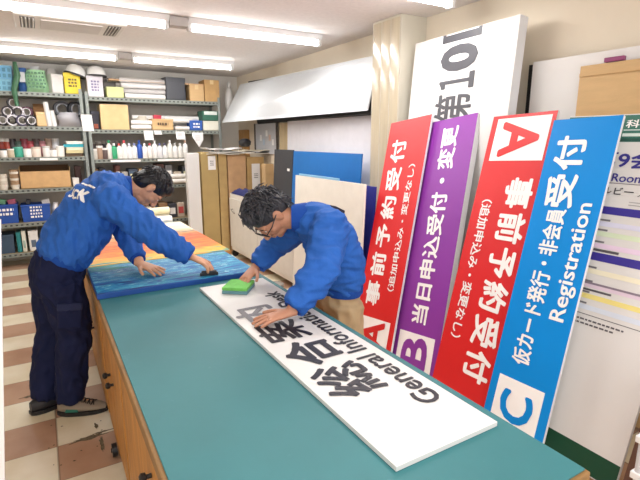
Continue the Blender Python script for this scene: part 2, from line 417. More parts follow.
obj('painted_face', bm, ramp_mat('pale_painting', [(0, 'C8A078'), (.3, 'E4D8BC'), (.5, 'F0E4B8'), (.7, 'EDE8DC'), (1, 'D6C8AE')], .5, 4, (1, 6, 1), .6, 'Y', -.24, .24, .15), t)
for k, (y, z, r, c, lb) in enumerate([(4.42, .04, .04, 'F2F0EC', 'nearest white paper roll at the far end of the table'), (4.52, .045, .045, 'ECE8DE', 'middle white paper roll at the far end of the table'), (4.63, .05, .05, 'F4F2EE', 'farthest white paper roll at the far end of the table'), (4.5, .115, .035, 'EFE6BC', 'cream paper roll resting on the white rolls')]):
    bm = nb(); x0, x1 = (.25, 1.0)
    z = z if k < 3 else .118
    n = 20; outer = []
    tube(bm, [(x0, y, TZ+.001+z), (x1, y, TZ+.001+z)], r, 20, False); tube(bm, [(x0, y, TZ+.001+z), (x1, y, TZ+.001+z)], r*.55, 20, False)
    bmesh.ops.bridge_loops
    tag(obj('paper_roll', bm, hm(c), None, True), lb, 'paper roll')

# ============================================================ LEANING SIGNS
M_letter = mat('white_lettering', hexc('F6F4F2'), .5, var=.02)
def lean_board(name, label, cat, Tc, u, b, w, top, bot, th, face, edge, parts=True):
    """board leaning back: frame X = photo right, Y = into the wall, Z = up the board"""
    u = V(u).normalized(); Y = V((1, 0, -b)).normalized(); X = Y.cross(u).normalized(); Y = u.cross(X)
    M = Matrix((X, Y, u)).transposed()
    t = thing(name, label, cat, Tc, M)
    bm = nb(); bx(bm, -w/2, w/2, .0008, th, bot, top, .001); obj('panel', bm, edge, t)
    bm = nb(); bx(bm, -w/2, w/2, -.0008, .0008, bot, top); obj('printed_face', bm, face, t)
    return t
M_red = mat('red_print', hexc('D21C20'), .45, var=.04, scale=1.5)
M_pur = mat('purple_print', hexc('86329A'), .45, var=.04, scale=1.5)
M_blu = mat('blue_print', hexc('0086D6'), .5, var=.04, scale=1.5, spec=.25)
UPW, UPL = dict(rx=(0, 0, 1), ry=(-1, 0, 0)), dict(rx=(0, 0, -1), ry=(1, 0, 0))
def bt(t, body, w, u0, u1, h, m=M_letter, d=UPW, **k):
    return lettering(body, t, m, (w, -.0022, (u0+u1)/2), d['rx'], d['ry'], abs(u1-u0), h, **k)
def letter_box(t, ch, w0, w1, u0, u1, m, d):
    bm = nb(); bx(bm, w0, w1, -.0018, -.0008, u0, u1); o = obj('white_square', bm, M_letter, t)
    s = (w1-w0)
    lettering(ch, o, m, ((w0+w1)/2, -.0030, (u0+u1)/2), d['rx'], d['ry'], s*.62, s*.72, bold=.03)
tA = lean_board('sign_board', 'red leaning sign with white A square at its foot, left of the purple one', 'sign', (2.455, 2.80, 1.706), (.285, .127, .95), .3, .44, 0, -1.78, .02, M_red, M_foam)
bt(tA, '事前予約受付', -.075, -1.44, -.15, .165, bold=.03, space=1.3)
bt(tA, '（追加申込み・変更なし）', .11, -1.31, -.36, .07, bold=.02, space=1.0)
letter_box(tA, 'A', -.17, .17, -1.765, -1.47-.06, M_red, UPW)
tB = lean_board('sign_board', 'purple leaning sign with white B square at its foot', 'sign', (2.50, 2.41, 1.70), (.285, .133, .949), .3, .42, 0, -1.77, .05, M_pur, M_foam)
bt(tB, '当日申込受付・変更', -.005, -1.44, -.06, .15, bold=.03, space=1.0)
letter_box(tB, 'B', -.165, .165, -1.755, -1.51, M_pur, UPW)
tS = lean_board('sign_board', 'red leaning sign with the A square at its top', 'sign', (2.46, 1.82, 1.70), (.287, .044, .957), .3, .42, 0, -1.74, .02, M_red, M_foam)
bt(tS, '事前予約受付', .088, -.38, -1.58, .18, d=UPL, bold=.03, space=1.2)
bt(tS, '（追加申込み・変更なし）', -.11, -.52, -1.38, .075, d=UPL, bold=.02)
letter_box(tS, 'A', -.17, .185, -.28, -.02, M_red, UPL)
tC = lean_board('sign_board', 'blue leaning sign with white C square, lettered Registration', 'sign', (2.40, 1.41, 1.66), (.287, .039, .957), .3, .35, 0, -1.69, .02, M_blu, M_foam)
bt(tC, '仮カード発行・非会員', -.035, -1.30, -.475, .105, bold=.028, space=1.0)
bt(tC, '受付', -.045, -.47, -.09, .16, bold=.03, space=1.15)
bt(tC, 'Registration', .108, -1.03, -.435, .1, bold=.018)
letter_box(tC, 'C', -.13, .13, -1.66, -1.385, M_blu, UPW)

# tall white panel lettered 第10回
tP = lean_board('tall_sign_board', 'tall thick white panel with huge dark sideways numerals next to the column', 'sign', (2.575, 2.45, 2.27), (.099, .02, .995), .1, .92, .01, -2.25, .075, M_white, M_foam)
M_gl = mat('charcoal_lettering', hexc('4A4A50'), .5)
lettering('第', tP, M_gl, (-.01, -.0022, -.50), (0, 0, 1), (-1, 0, 0), .19, .34, bold=.02)
lettering('１', tP, M_gl, (.0, -.0022, -.325), (0, 0, 1), (-1, 0, 0), .11, .32, bold=.02)
lettering('0', tP, M_gl, (.0, -.0022, -.165), (0, 0, 1), (-1, 0, 0), .18, .34, bold=.045)
bm = nb(); bx(bm, -.17, .18, -.0024, -.0012, -.05, -.0); bx(bm, -.17, -.14, -.0024, -.0012, -.0, .009); bx(bm, .15, .18, -.0024, -.0012, -.0, .009); obj('lettering', bm, M_gl, tP)

# schedule poster
tS2 = lean_board('schedule_board', 'large white room schedule board with green header and purple bars', 'sign', (2.53, 1.28, 1.67), (.287, 0, .958), .3, .01, .0, -.01, .02, M_white, M_foam)
for ch in list(tS2.children): bpy.data.objects.remove(ch)
# local frame: w = +X toward the camera side of the wall; board spans w -0.3 .. 0.41
PW0, PW1, PU0, PU1 = -.30, .40, -1.72, .005
bm = nb(); bx(bm, PW0, PW1, .0008, .018, PU0, PU1); obj('panel', bm, M_foam, tS2)
bm = nb(); bx(bm, PW0, PW1, -.0008, .0008, PU0, PU1); obj('printed_face', bm, M_white, tS2)
def strip(u0, u1, c, w0=None, w1=None, y=-.0016, name='printed_band'):
    bm = nb(); bx(bm, PW0+.002 if w0 is None else w0, PW1-.002 if w1 is None else w1, y-.0006, y+.0006, u0, u1); return obj(name, bm, hm(c), tS2)
strip(-.135, 0, '2C6A5C'); strip(-1.715, -1.605, '0A4630'); strip(-.132, -.118, '1C5046', y=-.0022)
def pt(body, w0, w1, u, h, m, **k): return lettering(body, tS2, m, ((w0+w1)/2, -.0034, u), (1, 0, 0), (0, 0, 1), w1-w0, h, **k)
M_pn = mat('purple_ink', hexc('35308C'), .5)
pt('科学ア', .005, .19, -.045, .042, M_letter, bold=.02)
strip(-.078, -.074, 'DCE8E4', .0, .39, -.0028, 'text_line')
strip(-.108, -.093, 'D8E4E0', .0, .39, -.0028, 'text_line')
pt('第9会場', -.10, .30, -.225, .09, M_pn, bold=.02)
pt('Room 9', .01, .21, -.315, .042, M_pn, bold=.012)
strip(-.345, -.342, '6C6470', -.29, .39, -.002, 'text_line')
pt('ルビー ／ Ruby', -.02, .32, -.385, .045, M_ink, bold=.014)
strip(-.432, -.428, 'A9A6A8', .12, .38, -.002, 'text_line'); strip(-.446, -.442, 'A9A6A8', .12, .38, -.002, 'text_line')
strip(-.50, -.462, '3A2F94')
for u, c in ((-.55, 'DCDCF0'), (-.60, 'D8E6C8'), (-.66, 'EBD4EA'), (-.79, 'F2ECD2'), (-.86, 'E2CFDF'), (-.915, 'EFE08A'), (-.97, 'D9E1EE')):
    strip(u-.012, u+.012, c, -.02 if u < -.7 else 0.0)
    strip(u+.015, u+.024, '77747A', .0, .06, -.002, 'text_line')
strip(-.735, -.695, '3A2F94')
strip(-.688, -.676, '5A565C', .02, .14, -.002, 'text_line'); strip(-.888, -.878, '5A565C', .0, .16, -.002, 'text_line'); strip(-.855, -.845, '8A7C8C', .02, .38, -.0026, 'text_line')
strip(-1.006, -1.003, '5A565C', -.02, .39, -.002, 'text_line')
def dashes(u, w0, w1):
    bm = nb(); x = w0
    while x < w1:
        l = random.uniform(.008, .022); bx(bm, x, x+l, -.0026, -.0014, u-.004, u+.004); x += l+.006
    obj('text_line', bm, hm('5A565C'), tS2)
dashes(-1.03, .0, .26); dashes(-1.05, .0, .2)
# brown timber edge standing against the schedule board, and a white crate beyond
A_, B_ = V((2.155, .86, .52)), V((2.02, .85, .0))
t = thing('timber_strip', 'dark brown timber strip leaning at the right end of the schedule board', 'timber', (0, 0, 0))
bm = nb(); d = (V((2.50, .835, 1.6))-B_).normalized()
poly(bm, [B_+V((-.02, -.045, 0)), B_+V((-.02, 0, 0)), B_+V((.03, 0, 0)), B_+V((.03, -.045, 0))], d*1.62); obj('strip', bm, mat('dark_timber', hexc('6A4A3C'), .6, var=.2, scale=6, stretch=(1, 1, .2)), t)
t = thing('wire_rack', 'small white rack with grey uprights right of the brown timber strip', 'rack', (2.05, .66, 0))
for (x, y) in ((-.12, -.1), (-.12, .1), (.12, -.1), (.12, .1)):
    bm = nb(); cyl(bm, (x, y, 0), (x, y, .62), .012); obj('upright', bm, hm('C8C8CC'), t, True)
for z in (.06, .22, .38, .56):
    bm = nb(); bx(bm, -.14, .14, -.12, .12, z, z+.03, .004); obj('shelf', bm, hm('ECECEC'), t)
for k, (z, c) in enumerate(((.09, 'D8D4D0'), (.25, 'B8BCC4'), (.41, 'E8E6E2'))):
    bm = nb(); bx(bm, -.11, .1, -.1, .1, z+.001, z+.09, .008); bx(bm, -.115, .105, -.105, .105, z+.075, z+.1, .003)
    tag(obj('storage_tub', bm, hm(c)), '%s storage tub on the white rack beside the schedule board' % ['low', 'middle grey', 'upper white'][k], 'tub').location = (2.05, .66, 0)
# cardboard + white board + black strip against the wall
t = thing('cardboard_sheet', 'big tan cardboard sheet standing behind the blue sign', 'cardboard', (2.64, 1.2, .02))
bm = nb(); bx(bm, 0, .012, -.5, .42, 0, 1.93, .002); bx(bm, -.003, 0, -.5, .42, 1.87, 1.89); obj('sheet', bm, M_card, t)
bm = nb(); bx(bm, -.006, -.002, -.5, .4, 1.872, 1.874); obj('tape', bm, hm('B98F58'), t)
bm = nb(); bx(bm, 2.63, 2.655, 1.39, 1.49, 1.952, 1.975, .003)
tag(obj('clip', bm, hm('8A3A6A')), 'small magenta clip on top of the cardboard sheet', 'clip')
bm = nb(); bx(bm, 2.685, 2.7, .5, 1.955, 0, 2.02, .002)
tag(obj('foam_board', bm, M_white), 'plain white board behind the cardboard sheet', 'board')
bm = nb(); bx(bm, 2.71, 2.735, .5, 2.0, 0, 2.01, .002)
tag(obj('foam_board', bm, mat('black_board', hexc('141416'), .5)), 'black board edge showing between tall panel and white board', 'board')

# ============================================================ FAR RIGHT-WALL STUFF
# hanging white panel with black backing
bm = nb(); poly(bm, [(2.60, 6.66, 2.33), (2.62, 3.42, 2.27), (2.50, 3.42, 1.80), (2.29, 6.62, 1.79)], (.012, 0, .006))
tag(obj('tilted_whiteboard', bm, mat('glossy_white', hexc('C8CCD0'), .35, var=.015)), 'large glossy white panel tilted out high on the right wall', 'panel')
bm = nb(); poly(bm, [(2.70, 6.6, 2.375), (2.70, 3.40, 2.24), (2.70, 3.40, 1.77), (2.70, 6.3, 1.77)], (.02, 0, 0))
poly(bm, [(2.54, 3.40, 1.775), (2.54, 4.9, 1.775), (2.70, 4.9, 1.775), (2.70, 3.40, 1.775)], (0, 0, .02))
tag(obj('backing_board', bm, mat('black_backing', hexc('1E1E20'), .6)), 'black backing edge behind the tilted white panel', 'board')
def vboard(name, label, x, y0, y1, z0, z1, th, c, lean=0, m=None):
    bm = nb(); poly(bm, [(x, y0, z0), (x, y1, z0), (x+lean, y1, z1), (x+lean, y0, z1)], (th, 0, 0))
    return tag(obj(name, bm, m or hm(c)), label, 'board')
vboard('foam_board', 'plain white board on the wall below the tilted panel', 2.60, 3.5, 5.22, .02, 1.77, .015, 'E9E7EC', .03)
vboard('foam_board', 'bright blue board behind the cream one', 2.36, 3.42, 4.72, .02, 1.43, .015, '0F6CB8', .09)
vboard('foam_board', 'charcoal grey board at the left of the blue board', 2.37, 4.74, 5.22, .02, 1.44, .02, '3A3C42', .08)
bm = nb(); bx(bm, 2.435, 2.44, 4.8, 4.86, 1.2, 1.23); tag(obj('label_sticker', bm, M_letter), 'small white sticker on the charcoal board', 'sticker')
vboard('foam_board', 'large cream board behind the bending man', 2.08, 2.925, 4.07, .02, 1.215, .018, 'EEEAE0', .05)
cream = bpy.context.scene.collection.objects['foam_board.005']
vboard('foam_board', 'navy board edge showing right of the cream board', 2.215, 2.975, 4.0, .02, 1.185, .02, '2A2F8C', .05)
bm = nb(); bx(bm, 2.13, 2.142, 3.3, 4.0, 1.217, 1.235); tag(obj('acrylic_strip', bm, hm('8FC4E8')), 'pale blue strip along the top of the cream board', 'strip')
MARK = [(3.42, 1.0), (3.32, 1.0), (3.18, .98), (3.19, .93), (3.24, .88), (3.30, .94)]
bm = nb(); poly(bm, [(2.0785+.05*(z/1.2), y, z) for y, z in MARK], (-.003, 0, 0))
obj('printed_mark', bm, mat('navy_mark', hexc('17183A'), .6), cream)
# white low cabinet (cart)
t = thing('white_cabinet', 'low white cabinet with lever handle beyond the bending man', 'cabinet', (2.13, 5.05, 0))
bm = nb(); bx(bm, 0, .2, -.93, .92, .09, .86, .01); obj('body', bm, hm('E4E0D8'), t)
for k in range(2):
    bm = nb(); bx(bm, -.014, -.001, -.93+k*.925, -.02+k*.925, .14, .80, .004); d = obj('door', bm, hm('DCD8D0'), t)
    bm = nb(); tube(bm, [(-.014, -.1+k*.88, .66), (-.04, -.1+k*.88, .66), (-.045, -.16+k*.88, .64), (-.04, -.22+k*.88, .62)], .008, 8); obj('handle', bm, hm('8C8880'), d, True)
for (x, y) in ((.03, -.9), (.03, .87), (.17, -.9), (.17, .87)):
    bm = nb(); cyl(bm, (x, y-.015, .045), (x, y+.015, .045), .045); obj('caster', bm, M_knob, t, True)
def cloth(name, label, c, sx, sy, h, m, seed=0):
    bm = nb(); n = 14; g = [[None]*(n+1) for _ in range(n+1)]
    for i in range(n+1):
        for j in range(n+1):
            u, v = i/n*2-1, j/n*2-1; r = max(abs(u), abs(v))
            z = h*(1-r**4)*(.7+.5*noise.noise(V((u*2+seed, v*2, seed))))
            g[i][j] = bm.verts.new((c[0]+u*sx*(1-.1*noise.noise(V((u, v, seed)))), c[1]+v*sy, c[2]+max(z, .003)))
    for i in range(n):
        for j in range(n): bm.faces.new((g[i][j], g[i+1][j], g[i+1][j+1], g[i][j+1]))
    r = bmesh.ops.extrude_face_region(bm, geom=bm.faces[:])
    for v in [x for x in r['geom'] if isinstance(x, bmesh.types.BMVert)]: v.co.z = c[2]+.001
    return tag(obj(name, bm, m, None, True), label, 'cloth')
cloth('folded_cloth', 'dark navy cloth heaped on the far end of the white cabinet', (2.23, 5.68, .861), .1, .26, .09, mat('navy_heap', hexc('232A62'), .8), 3)
# clutter on the floor between the cream board and the cabinet
for k, (x, y, s, c, lb) in enumerate([(1.86, 3.55, .10, '3C3A3C', 'dark tin'), (1.72, 3.3, .08, '6A5C50', 'brown tin'), (1.9, 4.1, .09, '8A8680', 'grey tin')]):
    bm = nb(); lathe(bm, [(s*.9, 0), (s, .01), (s, s*1.5), (s*.9, s*1.55), (s*.88, s*1.5)], (x, y, .001), 20)
    tag(obj('paint_tin', bm, hm(c, rough=.4), None, True), '%s on the floor in front of the cream board' % lb, 'tin')

# row of tall cardboard boxes and boards, standing just before the shelving
YB_ = 6.05
def xy(px, py, y=YB_): return at_y(px, py, y)
def tall(name, label, cat, px0, px1, pyt, depth, m, y=YB_, flaps=False, lab=None):
    x0 = xy(px0, 190, y).x; x1 = xy(px1, 190, y).x; zt = xy((px0+px1)/2, pyt, y).z
    t = thing(name, label, cat, ((x0+x1)/2, y+depth/2, 0)); w = (x1-x0)/2-.004
    bm = nb(); bx(bm, -w, w, -depth/2, depth/2, .002, zt, .004); obj('body', bm, m, t)
    if flaps:
        bm = nb(); bx(bm, -w, w, -depth/2-.002, -depth/2, zt-.1, zt-.095); bx(bm, -.002, .002, -depth/2-.002, -depth/2, .1, zt-.1); obj('seam', bm, hm('8A6430'), t)
    if lab:
        bm = nb(); cx, cz, lw, lh = lab; bx(bm, cx*w-lw, cx*w+lw, -depth/2-.004, -depth/2-.001, zt-cz-lh, zt-cz); l = obj('paper_label', bm, M_letter, t)
        bm = nb(); 
        for q in range(3): bx(bm, cx*w-lw*.5, cx*w+lw*.5, -depth/2-.0055, -depth/2-.004, zt-cz-lh*.4-q*.025, zt-cz-lh*.4-q*.025+.008)
        obj('print', bm, hm('55504C'), l)
    return t, x0, x1, zt
tall('foam_board_stack', 'white foam board standing on end left of the cardboard row', 'board', 188, 201, 153, .1, M_white, 5.98)
tall('cardboard_case', 'olive-brown tall cardboard case with a white paper label, leftmost', 'box', 202, 219, 152, .14, M_card2, flaps=False, lab=(.3, .05, .05, .18))
tall('cardboard_case', 'narrow tan cardboard case between the labelled one and the wide brown one', 'box', 219.5, 228, 154, .14, mat('card3', hexc('BDA06C'), .85))
tall('cardboard_case', 'wide reddish-brown cardboard case in the middle of the row', 'box', 228.5, 247, 155, .16, mat('card4', hexc('C6A078'), .85))
tall('cardboard_case', 'cardboard case with a tall white paper strip', 'box', 247.5, 265, 157, .12, mat('card5', hexc('BA9A66'), .85), lab=(0, .09, .06, .36))
tall('cardboard_case', 'short narrow tan case beside the charcoal board', 'box', 265.5, 274.5, 164, .12, mat('card6', hexc('C8A87C'), .85), y=5.8)
# loose sheets on top
x0 = xy(207, 150).x; x1 = xy(274, 150).x
for k, (px0, px1, z, c, lb) in enumerate([(206, 270, 1.388, 'DCD6C8', 'lowest grey-white sheet lying on the cardboard row'), (208, 258, 1.408, 'F0EEEA', 'middle white sheet lying on the cardboard row'), (232, 274, 1.425, 'E6DCC4', 'cream sheet lying at the right on the cardboard row'), (205, 240, 1.445, 'F4F2F0', 'top white sheet curling on the cardboard row')]):
    a, b = xy(px0, 150).x, min(2.735, xy(px1, 150).x); bm = nb(); n = 10
    z -= .02
    prev = [(a+(b-a)*i/n, z+.006*sin(i*1.3+k)+(.018*(abs(i-5)/5)**3 if k == 3 else 0)) for i in range(n+1)]
    poly(bm, [(x, 5.98, q) for x, q in prev]+[(x, 5.98, q+.008) for x, q in prev[::-1]], (0, .3, 0))
    tag(obj('loose_sheet', bm, hm(c)), lb, 'sheet')
# small dark pot and notice board on the wall behind
bm = nb(); lathe(bm, [(.05, 0), (.08, .03), (.085, .07), (.06, .1), (.03, .11)], (xy(245, 145, 6.15).x, 6.15, 1.46), 18); tag(obj('dark_pot', bm, M_black, None, True), 'small black pot standing on the loose sheets', 'pot')
t = thing('notice_board', 'grey notice board with pinned slips under the tilted panel', 'notice board', (WX-.03, 6.05, 1.36))
bm = nb(); bx(bm, 0, .02, -.3, .4, 0, .42, .003); obj('board', bm, hm('C4C6CC'), t)
bm = nb(); bx(bm, -.01, 0, .4, .43, 0, .42); obj('frame_side', bm, hm('4A4440'), t)
bm = nb(); bx(bm, -.01, 0, -.33, -.3, 0, .42); obj('frame_side', bm, hm('4A4440'), t)
for k in range(5):
    bm = nb(); bx(bm, -.004, -.001, -.22+k*.1, -.16+k*.1, .12+.06*(k % 3), .2+.06*(k % 3)); obj('pinned_slip', bm, hm(['EEEEEE', 'D6B8A8', 'F4F4F4', 'B8C8D8', 'EEEEEE'][k]), t)
bm = nb(); bx(bm, WX-.06, WX-.002, 5.3, 5.6, .0, 1.76, .004); tag(obj('wood_post', bm, mat('pale_wood', hexc('C9B590'), .6, var=.1, stretch=(1, 1, .2))), 'pale wooden post on the wall beside the notice board', 'post')
bm = nb(); bx(bm, WX-.08, WX-.002, 6.75, 7.0, .0, 1.7, .004); tag(obj('wood_post', bm, mat('brown_wood', hexc('A9814E'), .6, var=.1, stretch=(1, 1, .2))), 'brown wooden post in the far corner by the shelving', 'post')
# clear plastic bag hanging by shelf end
bm = nb(); ell(bm, (2.5, 6.85, 2.1), (.07, .06, .2)); ell(bm, (2.5, 6.85, 2.33), (.03, .03, .06))
tag(obj('hanging_bag', bm, hm('BDBBB8', rough=.3), None, True), 'grey plastic bag hanging at the right end of the shelving', 'bag')

# white panel edge at the far left of frame
bm = nb(); poly(bm, [(-.108, 1.5, 1.34), (-.25, 1.5, 0), (-.38, 1.5, 0), (-.24, 1.5, 1.34)], (0, .02, 0))
tag(obj('foam_board', bm, hm('ECE8E8')), 'white board edge at the left margin beside the aisle', 'board')
# ============================================================ SHELVING
def slot_mat():
    m = bpy.data.materials.new('slotted_steel'); m.use_nodes = True
    nt = m.node_tree; N = nt.nodes; L = nt.links; b = N['Principled BSDF']
    b.inputs['Roughness'].default_value = .5; b.inputs['Metallic'].default_value = .2
    tc = N.new('ShaderNodeTexCoord'); mp = N.new('ShaderNodeMapping'); mp.inputs['Scale'].default_value = (1/.05, 0, 1/.042); mp.inputs['Rotation'].default_value = (0, 0, 0)
    sp = N.new('ShaderNodeSeparateXYZ'); L.new(tc.outputs['Object'], sp.inputs[0])
    def fr(sock, s, lo, hi):
        a = N.new('ShaderNodeMath'); a.operation = 'MULTIPLY'; a.inputs[1].default_value = s; L.new(sock, a.inputs[0])
        f = N.new('ShaderNodeMath'); f.operation = 'FRACT'; L.new(a.outputs[0], f.inputs[0])
        g = N.new('ShaderNodeMath'); g.operation = 'GREATER_THAN'; g.inputs[1].default_value = lo; L.new(f.outputs[0], g.inputs[0]); return g
    g1 = fr(sp.outputs['X'], 18, .55, 1)
    z1 = N.new('ShaderNodeMath'); z1.operation = 'COMPARE'; z1.inputs[1].default_value = .024; z1.inputs[2].default_value = .009; L.new(sp.outputs['Z'], z1.inputs[0])
    mu = N.new('ShaderNodeMath'); mu.operation = 'MULTIPLY'; L.new(g1.outputs[0], mu.inputs[0]); L.new(z1.outputs[0], mu.inputs[1])
    mx = N.new('ShaderNodeMixRGB'); mx.inputs[1].default_value = hexc('858B85')+(1,); mx.inputs[2].default_value = hexc('2E302E')+(1,)
    L.new(mu.outputs[0], mx.inputs[0]); L.new(mx.outputs[0], b.inputs['Base Color'])
    return m
M_slot = slot_mat()
YF, YK = 6.72, 7.15
def shelving(x0, x1, levels, label):
    t = thing('shelving_unit', label, 'shelving', (x0, YF, 0)); w = x1-x0; d = YK-YF
    for (x, y) in ((.0, 0), (w-.04, 0), (0, d-.04), (w-.04, d-.04)):
        bm = nb(); bx(bm, x, x+.04, y, y+.004, 0, levels[0]+.06); bx(bm, x if x < .1 else x+.036, (x if x < .1 else x+.036)+.004, y, y+.04, 0, levels[0]+.06)
        obj('post', bm, M_galv, t)
    for z in levels:
        bm = nb(); bx(bm, .042, w-.042, .002, d-.002, -.004, 0); bx(bm, .042, w-.042, 0, .004, -.002, .045) if False else bx(bm, .042, w-.042, .0, .004, 0, .046)
        o = obj('shelf', bm, M_slot, t); o.location.z = z-.046
        bm = nb(); bx(bm, .042, w-.042, .004, d-.004, .040, .046); obj('deck', bm, hm('A08E70'), o)
    return t
def Zs(px, py): return at_y(px, py, YF).z
LL = [Zs(45, 92.5), Zs(45, 126.5), Zs(45, 157), Zs(30, 189), Zs(25, 223), Zs(22, 253)]
LR = [Zs(150, 99), Zs(150, 130), Zs(140, 158.5), Zs(180, 184), Zs(180, 218), Zs(180, 250)]
XA0, XA1 = -1.15, at_y(86, 130, YF).x
XB0, XB1 = XA1+.02, at_y(221, 120, YF).x
shelving(XA0, XA1, LL, 'left grey slotted-steel shelving unit crowded with supplies')
shelving(XB0, XB1, LR, 'right grey slotted-steel shelving unit reaching the corner')
# backing sheet whose colour stands in for shade behind the contents
bm = nb(); bx(bm, XA0, XB1, 7.16, 7.19, 0, LL[0]-.06); tag(obj('shade_backing_sheet', bm, hm('C4BEB4')), 'backing sheet toned as the shade behind the shelf contents', 'backing sheet')

def spx(px, z, y):   # x on the plane y seen at photo column px, at height z
    lo, hi = -3.0, 4.0
    def col(x):
        v = V((x, y, z-H)); return 320+F*v.dot(RT)/v.dot(FW)
    for _ in range(40):
        m = (lo+hi)/2
        if col(m) < px: lo = m
        else: hi = m
    return (lo+hi)/2
def pz(px, py, y): return at_y(px, py, y).z
def box_item(name, label, cat, px0, px1, pyt, base, m, y=6.76, depth=.28, style='box', extra=None, tilt=0):
    z0 = base+.002; x0, x1 = spx(px0, base, y), spx(px1, base, y); zt = pz((px0+px1)/2, pyt, y); h = max(zt-z0, .03); w = (x1-x0)/2-.003
    t = thing(name, label, cat, ((x0+x1)/2, y+depth/2, z0), Matrix.Rotation(tilt, 3, 'Z') if tilt else None)
    if style == 'carton':
        bm = nb(); bx(bm, -w, w, -depth/2, depth/2, 0, h, .004); obj('body', bm, m, t)
        bm = nb(); bx(bm, -.025, .025, -depth/2-.001, depth/2, h-.001, h+.001); bx(bm, -.025, .025, -depth/2-.002, -depth/2, h-.06, h); obj('tape', bm, hm('D8BE8C'), t)
    elif style == 'open':
        bm = nb()
        for s in (-1, 1):
            bx(bm, s*w-.004 if s > 0 else -w, s*w if s > 0 else -w+.004, -depth/2, depth/2, 0, h)
            bx(bm, -w, w, s*depth/2-.004 if s > 0 else -depth/2, s*depth/2 if s > 0 else -depth/2+.004, 0, h*.8)
        bx(bm, -w, w, -depth/2, depth/2, 0, .005); obj('body', bm, m, t)
        bm = nb(); box(bm, (0, depth/2+.0, h*.9), (2*w, .004, h*.3), Matrix.Rotation(-.3, 3, 'X')); obj('flap', bm, hm('7A5430'), t)
        bm = nb(); bx(bm, -w+.006, w-.006, -depth/2+.006, depth/2-.02, h*.3, h*.6); obj('contents', bm, hm('4A3828'), t)
    elif style == 'bin':
        bm = nb(); poly(bm, [(-w*.94, -depth/2+.01, 0), (w*.94, -depth/2+.01, 0), (w, -depth/2, h), (-w, -depth/2, h)], (0, depth, 0)); obj('body', bm, m, t)
        bm = nb(); bx(bm, -w-.004, w+.004, -depth/2-.008, depth/2+.012, h-.02, h, .003); obj('rim', bm, m, t)
    elif style == 'bag':
        bm = nb(); n = 8
        secs = []
        for i in range(n+1):
            v = i/n; rx = w*(1-.25*max(0, v-.6)*2); ry = depth*.35*(sin(pi*(.2+.8*(1-v)))*.8+.2)
            secs.append(((.01*sin(v*7), 0, h*v), (rx, 0, 0), (0, ry, 0)))
        loft(bm, secs, 16); obj('body', bm, m, t, True)
    else:
        bm = nb(); bx(bm, -w, w, -depth/2, depth/2, 0, h*.97, min(.012, w*.3)); obj('body', bm, m, t)
        bm = nb(); bx(bm, -w*1.01, w*1.01, -depth/2-.003, depth/2, h*.8, h, .003); obj('lid', bm, m, t)
    if extra: extra(t, w, h, depth)
    return t
def text_panel(c, rows, fw=.8, z0=.2, z1=.85, ink='FFFFFF'):
    def f(t, w, h, d):
        bm = nb()
        for k in range(rows):
            z = h*(z0+(z1-z0)*(k+.5)/rows); hh = h*(z1-z0)/rows*.28; x = -w*fw
            while x < w*fw:
                l = random.uniform(.012, .035); bx(bm, x, min(x+l, w*fw), -d/2-.012, -d/2-.0095, z-hh, z+hh); x += l+.012
        obj('print', bm, hm(ink), t)
    return f
def face_panel(c, a=.8, z0=.1, z1=.9):
    def f(t, w, h, d):
        bm = nb(); bx(bm, -w*a, w*a, -d/2-.006, -d/2-.003, h*z0, h*z1); obj('front_label', bm, hm(c), t)
    return f
zA, zB = LL, LR
# --- left unit, top shelf
def crate(label, px0, px1, pyt, base, c):
    def holes(t, w, h, d):
        for k in range(5):
            for j in range(2):
                bm = nb(); x = -w*.8+k*w*.4; bx(bm, x-w*.12, x+w*.12, -d/2-.012, -d/2-.009, h*(.12+j*.42), h*(.38+j*.42))
                obj('grip_hole', bm, hm('4A8CA8'), t)
    return box_item('plastic_crate', label, 'crate', px0, px1, pyt, base, hm(c), style='bin', extra=holes)
cr1 = crate('light blue plastic crate on the top left shelf, lower of two', -14, 13, 79, zA[0], '86C4DC')
def nested(label, px0, px1, py0, py1, c, y=6.78, depth=.22):
    z0 = pz((px0+px1)/2, py1, y); return box_item('plastic_crate', label, 'crate', px0, px1, py0, z0, hm(c), y=y, depth=depth, style='bin')
crate('light blue plastic crate stacked on the lower crate', -14, 13, 65, pz(0, 78.5, 6.72), '7CBCE0')
bm = nb(); tube(bm, [(spx(16, 2.3, 6.7), 6.70, pz(16, 62, 6.7)), (spx(17, 2.3, 6.7), 6.69, pz(17, 75, 6.69)), (spx(15.5, 2, 6.7), 6.69, pz(15, 90, 6.69)), (spx(16.5, 2, 6.7), 6.69, pz(16.5, 106, 6.69))], [.02, .035, .03, .02], 8)
tag(obj('hanging_strap', bm, hm('3F6B4E'), None, True), 'dark green strap hanging down over the top left shelf edge', 'strap')
box_item('shopping_bag', 'blue bag with a white label behind the green strap', 'bag', 18, 30, 67, zA[0], hm('4A78C0'), style='bag', y=6.84, extra=face_panel('EEEEF2', .5, .4, .8))
box_item('green_bag', 'pale green printed bag on the top left shelf', 'bag', 26, 50, 69, zA[0], hm('AEDCB0'), style='bag', extra=text_panel(None, 5, .75, .15, .9, '3E7A56'))
box_item('patterned_box', 'black and white circle-patterned box next to the green bag', 'box', 50, 63, 74, zA[0], hm('D8D6D4'), depth=.2, tilt=.25)
for (px, py) in ((53, 85), (51.5, 93), (60, 83)):
    pass
box_item('yellow_bag', 'yellow bag on the top left shelf under a white helmet', 'bag', 65, 82, 73, zA[0], hm('E8CE2E'), depth=.24, extra=text_panel(None, 3, .5, .3, .75, '6A5A20'))
box_item('white_carrier_bag', 'white bag with lilac print under the right white helmet', 'bag', 88, 104.5, 76, zB[0], hm('E4E0E8'), depth=.24, extra=text_panel(None, 4, .5, .25, .8, '8C82AA'))
